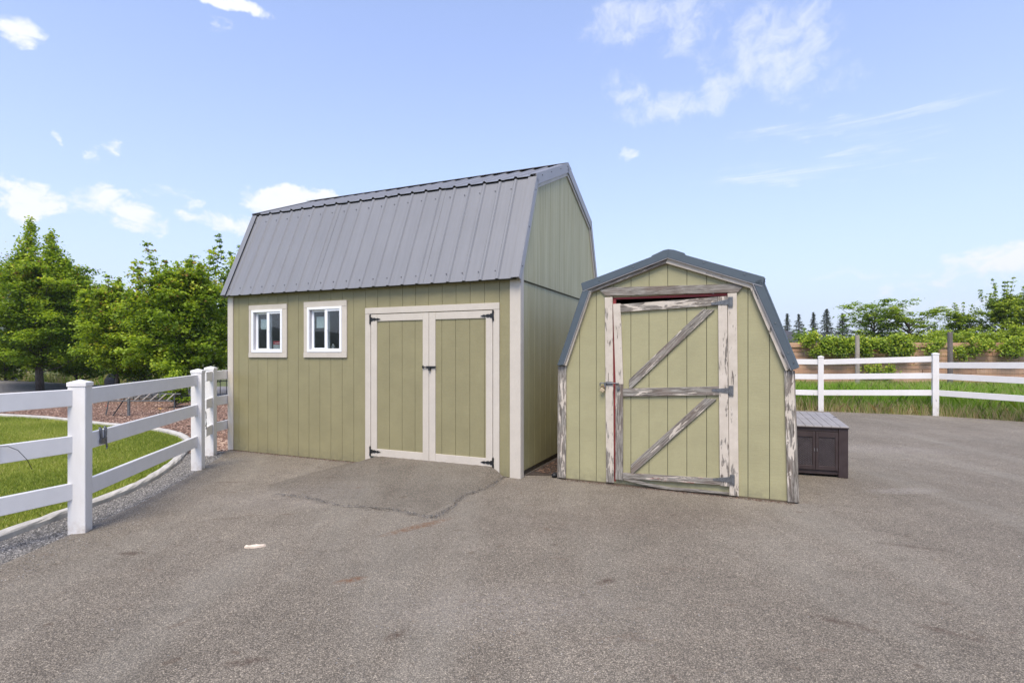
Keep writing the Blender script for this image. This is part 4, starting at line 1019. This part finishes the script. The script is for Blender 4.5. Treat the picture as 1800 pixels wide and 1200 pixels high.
MB().tube([(0, 0, 4.2), (-.46, 0, 5.2), (-.46, 0, 6.95)], [.04, .03, .008], 6).tube([(0, 0, 4.2), (.42, 0, 5.2), (.42, 0, 6.45)], [.04, .03, .008], 6).build('leader', M['bark'], mt)
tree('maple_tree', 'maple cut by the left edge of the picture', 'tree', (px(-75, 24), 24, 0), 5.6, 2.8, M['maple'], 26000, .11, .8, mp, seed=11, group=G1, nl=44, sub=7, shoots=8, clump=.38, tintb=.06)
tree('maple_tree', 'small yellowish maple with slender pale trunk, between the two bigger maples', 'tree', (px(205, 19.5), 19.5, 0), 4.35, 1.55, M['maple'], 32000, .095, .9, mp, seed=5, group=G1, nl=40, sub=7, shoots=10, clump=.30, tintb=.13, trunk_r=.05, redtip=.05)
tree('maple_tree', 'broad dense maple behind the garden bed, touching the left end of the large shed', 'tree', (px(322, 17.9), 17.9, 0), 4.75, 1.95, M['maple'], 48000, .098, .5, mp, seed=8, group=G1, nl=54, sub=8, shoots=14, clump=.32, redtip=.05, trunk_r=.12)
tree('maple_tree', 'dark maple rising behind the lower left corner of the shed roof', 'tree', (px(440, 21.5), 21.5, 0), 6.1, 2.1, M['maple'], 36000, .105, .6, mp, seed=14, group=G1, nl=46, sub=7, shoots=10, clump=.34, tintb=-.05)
tree('maple_tree', 'more distant maple filling the gap behind the small yellowish one', 'tree', (px(150, 29), 29, 0), 4.9, 2.5, M['dleaf'], 26000, .13, .3, mp, seed=16, group=G1, nl=40, sub=7, shoots=4, clump=.42)
tree('maple_tree', 'low rounded maple behind the broad dense one', 'tree', (px(265, 30), 30, 0), 5.0, 2.4, M['dleaf'], 18000, .13, .5, mp, seed=17, group=G1, nl=40, sub=7, shoots=3, clump=.42, tintb=-.05)
tree('shrub', 'low leafy shrub filling the gap between the tallest maple and the small yellowish one', 'shrub', (px(135, 24.5), 24.5, 0), 3.0, 1.9, M['maple'], 14000, .11, .3, (lambda f: max(.1, 1 - f ** 2.2)), seed=71, nl=26, sub=7, clump=.32, trunk_r=.04, tintb=.04)
tree('shrub', 'low leafy shrub behind the trunk of the broad dense maple', 'shrub', (px(250, 21), 21, 0), 1.9, 1.6, M['maple'], 9000, .10, .25, (lambda f: max(.1, 1 - f ** 2.2)), seed=72, nl=24, sub=7, clump=.28, trunk_r=.04, tintb=-.05)
tree('shrub', 'leafy shrub at the left picture edge beside the tallest maple', 'shrub', (px(10, 25), 25, 0), 2.4, 1.7, M['maple'], 10000, .11, .3, (lambda f: max(.1, 1 - f ** 2.2)), seed=73, nl=24, sub=7, clump=.32, trunk_r=.04, tintb=.06)
# right side
yp = lambda f: (.55 + .6 * math.sin(min(1, f * 1.3) * 2.6)) * max(.08, 1 - f) ** .45
lay = lambda f: .5 + .9 * math.sin(min(1, f) * 2.9) ** .8
G2 = 'trees behind the timber wall'
tree('locust_tree', 'layered green tree left of the pale fence post, behind the timber wall', 'tree', (px(1537, 31), 31, 0), 4.55, 1.7, M['dleaf'], 9000, .12, 1.0, lay, seed=21, group=G2, nl=30, sub=6, clump=.30, flat=.28, tilt=.4, tintb=.06)
tree('locust_tree', 'yellower layered tree just right of the green layered one', 'tree', (px(1598, 30), 30, 0), 4.05, 1.75, M['yleaf'], 9500, .115, .9, lay, seed=22, group=G2, nl=28, sub=6, clump=.30, flat=.28, tilt=.4, tintb=-.08)
tree('fruit_tree', 'small round topped tree right of the dark fence post', 'tree', (px(1688, 29), 29, 0), 4.25, 1.25, M['yleaf'], 8500, .10, .9, mp, seed=23, group=G2, nl=28, sub=6, shoots=6, clump=.24, tintb=-.12)
tree('fruit_tree', 'tallest tree on the right with slender upright shoots', 'tree', (px(1762, 27.5), 27.5, 0), 5.0, 1.7, M['yleaf'], 17000, .098, .8, mp, seed=24, group=G2, nl=40, sub=7, shoots=16, clump=.25, tintb=-.06)
tree('fruit_tree', 'yellow green tree cut by the right edge of the picture', 'tree', (px(1822, 26), 26, 0), 4.6, 1.6, M['yleaf'], 14000, .10, .7, mp, seed=25, group=G2, nl=36, sub=7, shoots=10, clump=.25, tintb=.05)
low = lambda f: max(.1, 1 - f ** 2.2)
bush = [(1415, 34, 3.15, 1.5, 'dleaf', 'dark green bush beside the distant house', -.05), (1462, 32, 2.35, 1.4, 'dleaf', 'low green bush under the two dark conifers', .02), (1510, 27, 2.35, 1.6, 'yleaf', 'yellow green bush behind the pale fence post', -.1), (1572, 26, 2.5, 1.7, 'yleaf', 'yellow green bush below the yellower layered tree', -.04),
        (1635, 25.5, 2.6, 1.6, 'yleaf', 'yellow green bush left of the dark fence post', .0), (1655, 28, 3.0, 1.2, 'dleaf', 'green bush behind the dark fence post', .08), (1712, 25, 2.75, 1.6, 'yleaf', 'bright bush under the small round topped tree', .04), (1790, 24.5, 2.9, 1.8, 'yleaf', 'bright bush in front of the tallest right tree', .06)]
for i, (x, d, h, r, m, lab, tb) in enumerate(bush):
    tree('bush', lab, 'bush', (px(x, d), d, 0), h, r, M[m], 6500, .10, .2, low, seed=30 + i, group='bushes behind the timber wall', nl=22, sub=7, shoots=5, clump=.26, trunk_r=.04, tintb=tb)
def conifer(x, d, topy, r, seed, lab):
    r *= 1.25
    H = 1.5 + (622.4 - topy) / 943.7 * d; t = thing('conifer', lab, 'tree', (px(x, d), d, 0), 0, 'distant conifers left of the layered trees'); rg = np.random.default_rng(seed)
    MB().tube([(0, 0, 0), (.03, 0, H * .5), (0, 0, H)], [.16, .10, .02], 6).build('trunk', M['bark'], t)
    C_ = []; br = MB()
    for k in range(46):
        f = k / 45; z = H * (.22 + .77 * f); L = r * (1 - f) ** 1.05 * rg.uniform(.45, 1.2) + .05
        for j in range(5):
            a = rg.uniform(0, 6.28); e = np.array([math.cos(a) * L, math.sin(a) * L, -.18 * L]); n = int(8 + 18 * L)
            u = rg.random((n, 1)) ** .7; C_.append(np.array([0, 0, z]) + e * u + rg.normal(size=(n, 3)) * np.array([.07, .07, .05]))
    cn = np.concatenate(C_); leaves_mesh('needles', cn, rg.normal(size=cn.shape) * .5 + np.array([0, 0, 1]), .17, M['conifer'], rg.random(len(cn)), t, .5)
for a in ((1384, 75, 551, 1.33, 41, 'slim distant conifer nearest to the small shed roof'), (1404, 78, 552, 2.10, 42, 'second distant conifer from the left, rising out of green bushes'), (1430, 76, 549, 1.54, 43, 'narrow distant conifer in the middle of the five'),
          (1453, 66, 543, 2.45, 44, 'tallest and darkest distant conifer'), (1481, 66, 551, 2.24, 45, 'rightmost distant conifer, irregular crown')): conifer(*a)

# vines over the timber wall
def vine(x0, x1, ztop, zbot, n, seed, lab):
    rg = np.random.default_rng(seed); xa, xb = px(x0, 21.9), px(x1, 21.9); t = thing('climbing_vine', lab, 'vine', ((xa + xb) / 2, 21.85, 1.5), 0, 'vines on the timber wall'); w = (xb - xa) / 2
    C_ = []; ml = MB()
    for k in range(max(6, int(w * 16))):
        u = rg.uniform(-1, 1); zz = zbot + (ztop - zbot) * rg.random() ** .8; env = 1 - .35 * u * u
        c = np.array([u * w, -.12 - .10 * rg.random(), (zz - 1.5) * 1.0 if env > rg.random() * .9 else ztop - 1.5 - .2]); m_ = int(n * .8 / max(6, w * 16)); C_.append(c + rg.normal(size=(m_, 3)) * np.array([.13, .08, .10]))
        if k % 3 == 0: ml.tube([(c[0], c[1] + .05, c[2]), (c[0] + rg.uniform(-.3, .3), -.06, .35)], .008, 4, False)
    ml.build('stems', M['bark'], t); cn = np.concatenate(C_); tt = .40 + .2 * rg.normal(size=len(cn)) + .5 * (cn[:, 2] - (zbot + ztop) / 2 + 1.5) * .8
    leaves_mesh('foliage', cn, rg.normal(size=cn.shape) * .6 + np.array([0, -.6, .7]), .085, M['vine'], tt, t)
for a in ((1407, 1505, 2.22, 1.48, 7500, 51, 'biggest vine clump, left of the pale fence post'), (1509, 1553, 2.22, 1.50, 3200, 52, 'bright vine clump right of the pale fence post'), (1562, 1612, 1.88, 1.46, 2600, 53, 'vine hanging mid wall between the two fence posts'), (1566, 1590, 2.22, 2.0, 900, 54, 'small tuft of vine sprouting on the wall top between the posts'),
          (1624, 1648, 1.98, 1.6, 800, 55, 'sparse vine left of the dark fence post'), (1672, 1688, 1.75, 1.38, 650, 56, 'narrow vine hanging right of the dark fence post'), (1698, 1732, 2.08, 1.46, 1700, 57, 'arching vine under the small round topped tree'), (1750, 1812, 2.08, 1.34, 3400, 58, 'long vine reaching the right picture edge'), (1508, 1560, 1.05, .55, 1300, 59, 'low weeds climbing at the foot of the timber wall')): vine(*a)

# ------------------------------------------------------------ hills
def hills():
    mb = MB(); n = 180; rows = [(430, 0), (500, .25), (560, .62), (620, 1.0), (700, .9), (800, .0)]; prof = []
    for k in range(n):
        a = 2 * math.pi * k / n; azd = math.degrees(math.atan2(math.cos(a), math.sin(a)))    # azimuth from +Y towards +X
        h = 10 + 46 * math.exp(-((azd + 40) / 22) ** 2) + 14 * math.exp(-((azd + 95) / 30) ** 2) + 30 * math.exp(-((abs(azd) - 160) / 40) ** 2) + 3 * math.sin(k * .9) + 2 * math.sin(k * 2.3)
        prof.append(h)
    for r, f in rows:
        for k in range(n): a = 2 * math.pi * k / n; mb.v.append((r * math.cos(a), r * math.sin(a), -1 + prof[k] * f))
    for j in range(len(rows) - 1):
        for k in range(n): c = j * n + k; e = j * n + (k + 1) % n; mb.f.append((c, c + n, e + n, e))
    struct(mb.build('hills', M['hill'], smooth=True)); 
    # one mass of conifers on the slopes
    V, F, T_ = [], [], []; rg = np.random.default_rng(4)
    for i in range(6500):
        azd = rg.uniform(-55, -20); f = rg.uniform(.1, 1.0); r = 430 + f * 200; a = math.radians(90 - azd); kk = (a / (2 * math.pi) * n) % n; h = prof[int(kk) % n]
        rf_ = np.interp(r, [q[0] for q in rows], [q[1] for q in rows]); z = -1.5 + h * rf_; x, y = r * math.cos(a), r * math.sin(a); hh = rg.uniform(5, 11); w = hh * .22; b = len(V)
        for q in range(5): V.append((x + w * math.cos(q * 1.257), y + w * math.sin(q * 1.257), z))
        V.append((x, y, z + hh)); T_ += [rg.random()] * 6
        for q in range(5): F.append((b + q, b + (q + 1) % 5, b + 5))
    tag(fastmesh('hillside_forest', V, F, M['conifer'], None, T_), 'far wooded hillside seen through the maples', 'forest', kind='stuff')
hills()

# ------------------------------------------------------------ ground cover
def inpoly(P, poly):
    x, y = P[:, 0], P[:, 1]; inside = np.zeros(len(P), bool); n = len(poly)
    for i in range(n):
        x1, y1 = poly[i][:2]; x2, y2 = poly[(i + 1) % n][:2]
        c = ((y1 > y) != (y2 > y)) & (x < (x2 - x1) * (y - y1) / ((y2 - y1) + 1e-12) + x1); inside ^= c
    return inside
def scatter(poly, n, wfun=None):
    P = np.array([p[:2] for p in poly]); lo, hi = P.min(0), P.max(0); out = []; tot = 0
    while tot < n:
        q = rng.uniform(lo, hi, (n * 2, 2)); q = q[inpoly(q, poly)]
        if wfun is not None: q = q[rng.random(len(q)) < wfun(q)]
        out.append(q); tot += len(q)
    return np.concatenate(out)[:n]
def blades(name, pts, h, w, m, tint, z0=0.0, lean=.35, segs=1):
    N = len(pts); a = rng.uniform(0, 2 * math.pi, N); ln = rng.normal(size=(N, 2)) * lean * h[:, None]; wd = (w * rng.uniform(.7, 1.3, N))
    ux, uy = np.cos(a) * wd / 2, np.sin(a) * wd / 2; z = np.full(N, z0)
    if segs == 1:
        V = np.stack([np.stack([pts[:, 0] - ux, pts[:, 1] - uy, z], 1), np.stack([pts[:, 0] + ux, pts[:, 1] + uy, z], 1), np.stack([pts[:, 0] + ln[:, 0], pts[:, 1] + ln[:, 1], z + h], 1)], 1).reshape(-1, 3)
        return fastmesh(name, V, np.arange(3 * N).reshape(N, 3), m, None, np.repeat(np.clip(tint, 0, 1), 3))
    mx = np.stack([pts[:, 0] + ln[:, 0] * .35, pts[:, 1] + ln[:, 1] * .35, z + h * .6], 1)
    V = np.stack([np.stack([pts[:, 0] - ux, pts[:, 1] - uy, z], 1), np.stack([pts[:, 0] + ux, pts[:, 1] + uy, z], 1), mx + np.stack([ux, uy, 0 * ux], 1) * .7, np.stack([pts[:, 0] + ln[:, 0], pts[:, 1] + ln[:, 1], z + h], 1), mx - np.stack([ux, uy, 0 * ux], 1) * .7], 1).reshape(-1, 3)
    return fastmesh(name, V, np.arange(5 * N).reshape(N, 5), m, None, np.repeat(np.clip(tint, 0, 1), 5))
lp = [p for p in lawn_poly]
lawnvis = [(-4.24, 3.0), (-4.24, 5.2), (-4.28, 5.9), (-4.45, 6.65), (-4.74, 7.45), (-5.08, 8.15), (-5.5, 9.0), (-6.05, 9.7), (-6.75, 10.3), (-7.5, 10.82), (-8.8, 11.4), (-10.3, 12.2), (-11.6, 12.75), (-13.5, 13.2), (-14.5, 13.3), (-7, 5.5), (-5.2, 3.0)]
q = scatter(lawnvis, 230000, lambda q: np.clip(1.25 - q[:, 1] / 13, .25, 1))
from math import sin
tt = .45 + .24 * rng.normal(size=len(q)) + .20 * np.sin(q[:, 0] * 1.7 + np.sin(q[:, 1] * 1.3) * 1.5) * np.sin(q[:, 1] * 1.1 + .7) + .45 * (rng.random(len(q)) < .07)
tag(blades('lawn_grass', q, rng.uniform(.025, .055, len(q)), .0085, M['turf'], tt, -.012, .45), 'short mown lawn grass inside the pale curb', 'grass', kind='stuff')
# pebbles
def pebbles(name, pts, size, m, z0, label, cat, tint=None, flat=.6):
    N = len(pts); s = size * rng.uniform(.5, 1.3, N); base = np.array([(1, 0, 0), (-.5, .87, 0), (-.5, -.87, 0), (.25, .1, 1)], float)
    a = rng.uniform(0, 6.28, N); c, sn = np.cos(a), np.sin(a); jit = rng.uniform(.7, 1.3, (N, 4, 3)); B_ = base[None] * jit; B_[:, :3, 2] = rng.uniform(-.25, .25, (N, 3))
    X = (B_[:, :, 0] * c[:, None] - B_[:, :, 1] * sn[:, None]) * s[:, None] + pts[:, :1]; Y = (B_[:, :, 0] * sn[:, None] + B_[:, :, 1] * c[:, None]) * s[:, None] * .8 + pts[:, 1:2]; Z = B_[:, :, 2] * s[:, None] * flat + z0 + s[:, None] * .1
    V = np.stack([X, Y, Z], 2).reshape(-1, 3); i = np.arange(N)[:, None] * 4; F = np.concatenate([i + [[0, 1, 3]], i + [[1, 2, 3]], i + [[2, 0, 3]]]).reshape(-1, 3)
    tint = rng.random(N) if tint is None else tint
    return tag(fastmesh(name, V, F, m, None, np.repeat(np.clip(tint, 0, 1), 4)), label, cat, kind='stuff')
gp = [p for p in grav_poly if p[1] > 2.4] + [(-3.62, 2.6), (-4.1, 2.6)]
pebbles('gravel', scatter([(-4.12, 2.6), (-4.12, 5.2), (-4.16, 5.9), (-4.33, 6.65), (-4.60, 7.4), (-4.92, 8.1), (-4.60, 8.36), (-4.40, 8.3), (-4.19, 7.8), (-4.02, 7.05), (-3.89, 6.5), (-3.78, 5.95), (-3.68, 5.4), (-3.63, 4.8), (-3.58, 3.8), (-3.56, 2.6)], 42000), .0115, M['pebble'], -.012, 'dark crushed stone between the curb and the asphalt', 'gravel')
pebbles('loose_grit', scatter([(-3.62, 2.5), (-3.70, 4.9), (-3.9, 6.3), (-4.3, 8.1), (-3.9, 8.0), (-3.5, 6.2), (-3.3, 4.8), (-3.2, 2.5)], 1800), .006, M['pebble'], .0, 'loose grit scattered along the asphalt edge', 'grit')
mv = [(-15, 17.9), (-14, 13.6), (-11.6, 13.0), (-10.3, 12.45), (-8.8, 11.65), (-7.5, 11.05), (-6.7, 10.55), (-6.0, 9.95), (-5.40, 9.15), (-4.98, 8.40), (-4.46, 8.44), (-4.3, 9.3), (-3.2, 14), (-3.6, 18)]
q = scatter(mv, 62000, lambda q: np.clip(1.5 - q[:, 1] / 14, .3, 1))
tt = .45 + .27 * rng.normal(size=len(q)) + .30 * (q[:, 1] < 9.6) * (q[:, 0] > -5.4)
pebbles('bark_mulch', q, .027, M['chip'], -.012, 'brown bark chips between the lawn curb and the maples', 'mulch', tt, .45)
gp = [bw(.05, .35), (.66, 6.66), (.66 + .434 * 3, 6.66 + .90 * 3), bw(.05, 3.6)]
pebbles('leaf_litter', scatter(gp, 2600), .016, M['litter'], .010, 'dead leaves and grit on the soil between the two sheds', 'litter', None, .35)
# crumbs along the shed bottoms
def strip(x0, x1, y0, y1, f, n): 
    u = rng.uniform(x0, x1, n); v = -np.abs(rng.normal(size=n)) * .03 + y0; return np.array([f(a, b)[:2] for a, b in zip(u, v)])
pebbles('wall_foot_grit', np.concatenate([strip(-4.9, -2.35, -.01, 0, bw, 700), strip(-1.22, 1.25, -.02, 0, lambda a, b: sw(a, b, 0), 700)]), .007, M['litter'], .002, 'dark crumbs along the foot of both shed fronts', 'grit')
q = []
for path, sd_ in ((CR1, .028), (CR2, .022)):
    for k in range(420):
        t = rng.random() * (len(path) - 1); i = int(t); a_ = np.array(path[i]); b_ = np.array(path[i + 1]); q.append(a_ + (b_ - a_) * (t - i) + rng.normal(size=2) * sd_)
pebbles('crack_grit', np.array(q), .007, M['pebble'], .014, 'loose stone crumbs along the ramp cracks', 'grit', .7 * rng.random(len(q)))
# loose pale stones on the asphalt
q = np.stack([rng.uniform(-3.4, 6, 900), 1.6 + rng.random(900) ** 1.3 * 7], 1)
q2 = np.stack([rng.normal(.1, .5, 420), rng.normal(3.1, .28, 420)], 1)
pebbles('loose_stones', np.concatenate([q, q2]), .0058, M['pebble'], .001, 'tiny loose stones on the asphalt yard', 'stones', .55 + .45 * rng.random(1320))
# tall grass
tg = [(5.6, 15.55), (8.15, 14.30), (9.4, 13.72), (10.35, 13.22), (11.0, 12.6), (11.8, 11.5), (16, 11.5), (21, 18), (25, 21.8), (8, 21.8), (6, 18)]
q = scatter(tg, 150000, lambda q: np.clip(1.5 - (q[:, 1] - 12) / 9, .35, 1))
dist = q[:, 1] - np.interp(q[:, 0], [5.6, 8.15, 9.4, 10.35, 11, 11.8], [15.55, 14.3, 13.72, 13.22, 12.6, 11.5])
edge = dist < .30
rr = rng.random(len(q)); clumpn = np.sin(q[:, 0] * 2.3 + 1) * np.sin(q[:, 1] * 1.9) * .5 + .5
hgt = (.30 + .32 * rng.random(len(q)) + .16 * clumpn) * np.where(edge, .75, 1) * np.where(q[:, 1] > 18.5, .85, 1)
tt = .40 + .17 * rng.normal(size=len(q)); tt = np.minimum(tt, .72)
dry = rr < np.where(edge, .35, .045 + .11 * (q[:, 1] > 18) + .10 * (q[:, 0] > 11)); tt = np.where(dry, .84 + .16 * rng.random(len(q)), tt)
tag(blades('tall_grass', q, hgt, .011, M['tall'], tt, -.06, .28, 2), 'tall unmown green grass behind the right white fence', 'grass', kind='stuff')
q = q[edge]; q = np.concatenate([q, q + rng.normal(size=q.shape) * .05]) [:6000]
tag(blades('dry_grass', q + np.array([0, -.06]), rng.uniform(.10, .40, len(q)), .0045, M['tall'], .86 + .14 * rng.random(len(q)), -.03, .5, 2), 'dry straw coloured grass stems leaning over the asphalt edge', 'grass', kind='stuff')
q = np.stack([rng.uniform(-34, -17, 5000), rng.uniform(27, 30, 5000)], 1)
tag(blades('field_grass', q, rng.uniform(.4, .9, 5000), .03, M['tall'], np.where(rng.random(5000) < .6, .9, .4), -.05, .3), 'dry field grass far behind the left maples', 'grass', kind='stuff')

# ------------------------------------------------------------ small things at the left
la = thing('ladder', 'metal ladder lying on its side on thin legs in the bark bed', 'ladder', (-9.0, 13.05, 0))
MB().box(-1.35, .75, -.012, .012, .355, .385).build('rail', M['galv'], la); MB().box(-1.35, .75, .30, .324, .50, .53).build('rail', M['galv'], la)
for k in range(10): MB().tube([(-1.2 + k * .2, .0, .37), (-1.2 + k * .2, .31, .515)], .014, 6).build('rung', M['oldpost'], la)
MB().box(-.34, -.29, -.02, .02, -.02, .42).build('leg', M['galv'], la); MB().tube([(-1.1, .3, -.02), (-1.0, .3, .5)], .014, 6).build('leg', M['galv'], la); MB().tube([(-.72, .02, .0), (-.55, .2, .42)], .014, 6).build('leg', M['black'], la)
MB().tube([(.6, .3, -.02), (.6, .3, .5)], .014, 6).build('leg', M['galv'], la)
gr = MB(); 
gr.add([(-.42, -.3, 0), (.42, -.3, 0), (.42, .3, 0), (-.42, .3, 0), (-.46, -.33, .7), (.46, -.33, .7), (.46, .33, .7), (-.46, .33, .7), (-.25, -.12, 1.0), (.30, -.12, 1.03), (.30, .12, 1.03), (-.25, .12, 1.0)],
       [(0, 1, 5, 4), (1, 2, 6, 5), (2, 3, 7, 6), (3, 0, 4, 7), (4, 5, 9, 8), (5, 6, 10, 9), (6, 7, 11, 10), (7, 4, 8, 11), (8, 9, 10, 11)])
g = gr.build('tarp_cover', M['tarp'], None, .04, loc=(px(197, 20.5), 20.5, 0)); g.scale = (.45, .45, .75); tag(g, 'charcoal covered barbecue standing under the small yellowish maple', 'covered grill')
o = MB().tube([(0, 0, 0), (0, 0, .55)], .05, 8).build('marker_post', M['vinyl'], None, loc=(px(35, 26.5), 26.3, 0)); tag(o, 'short white marker post beyond the gravel at far left', 'post')
# low dark wire fence behind the bed
df = thing('wrought_fence', 'low dark metal picket fence behind the bark bed', 'fence', (-9.2, 17.3, 0))
MB().box(-3.2, 4.6, -.01, .01, .62, .65).build('rail', M['blackmetal'], df); MB().box(-3.2, 4.6, -.01, .01, .12, .15).build('rail', M['blackmetal'], df)
for k in range(40): MB().box(-3.2 + k * .2 - .008, -3.2 + k * .2 + .008, -.008, .008, 0, .72).build('picket', M['blackmetal'], df)
# shrub by the broad maple and two flowers
tree('shrub', 'leafy green shrub at the foot of the broad dense maple', 'shrub', (px(308, 15.2), 15.2, 0), 1.15, .42, M['maple'], 2600, .06, .1, low, seed=61, nl=12, sub=5, clump=.14, trunk_r=.02, tintb=.03)
for (x, d, m, lab, nm) in ((281, 12.9, 'flower_y', 'single yellow flower above the bark chips behind the white rail', 'yellow_flower'), (188, 13.6, 'flower_r', 'single red flower low on the bark chips', 'red_flower')):
    t = thing(nm, lab, 'flower', (px(x, d), d, 0)); MB().tube([(0, 0, 0), (.01, 0, .18)], .006, 5).build('stem', M['dleaf'], t); mb = MB()
    for k in range(6): a = k * 1.047; mb.add([(0.01, 0, .18), (.01 + .04 * math.cos(a - .3), .04 * math.sin(a - .3), .20), (.01 + .06 * math.cos(a), .06 * math.sin(a), .19), (.01 + .04 * math.cos(a + .3), .04 * math.sin(a + .3), .20)], [(0, 1, 2, 3)])
    mb.build('petals', M[m], t)
# pale scrap on the asphalt
mb = MB(); rg = random.Random(3)
pts = [(-.075, -.012), (-.05, -.022), (.0, -.018), (.04, -.004), (.075, .022), (.07, .034), (.03, .022), (.0, .030), (-.01, .02), (-.04, .008), (-.07, .004)]
top = [(x, y, .014 + rg.uniform(-.004, .007)) for x, y in pts]; bot = [(x * 1.03, y * 1.05, .001) for x, y in pts]; n = len(pts)
mb.add(top + bot + [(0, .004, .024), (-.045, -.008, .020), (.05, .018, .02)], [(i, (i + 1) % n, n + (i + 1) % n, n + i) for i in range(n)] + [(i, (i + 1) % n, 2 * n + (1 if pts[i][0] < -.03 else (2 if pts[i][0] > .03 else 0))) for i in range(n)] + [(2 * n, 2 * n + 1, 9), (2 * n, 2 * n + 1, 2), (2 * n, 2 * n + 2, 3), (2 * n, 2 * n + 2, 6)])
o = mb.build('bark_scrap', M['bone'], None, loc=(px(448, 4.17), 4.17, 0)); tag(o, 'pale crumpled scrap lying alone on the asphalt', 'scrap')

# ------------------------------------------------------------ air
hz = bpy.data.materials.new('air_haze'); hz.use_nodes = True; hz.node_tree.nodes.clear(); HT = NT(hz.node_tree)
HT.new('ShaderNodeOutputMaterial', None, Volume=HT.new('ShaderNodeVolumePrincipled', None, Color=(.93, .96, 1.0, 1), Density=.00045, Anisotropy=.3))
o = MB().box(-1150, 1150, -1150, 1150, -3.5, 92).build('haze', hz); o['kind'] = 'stuff'; o['label'] = 'thin pale haze in the air over the yard and the far hills'
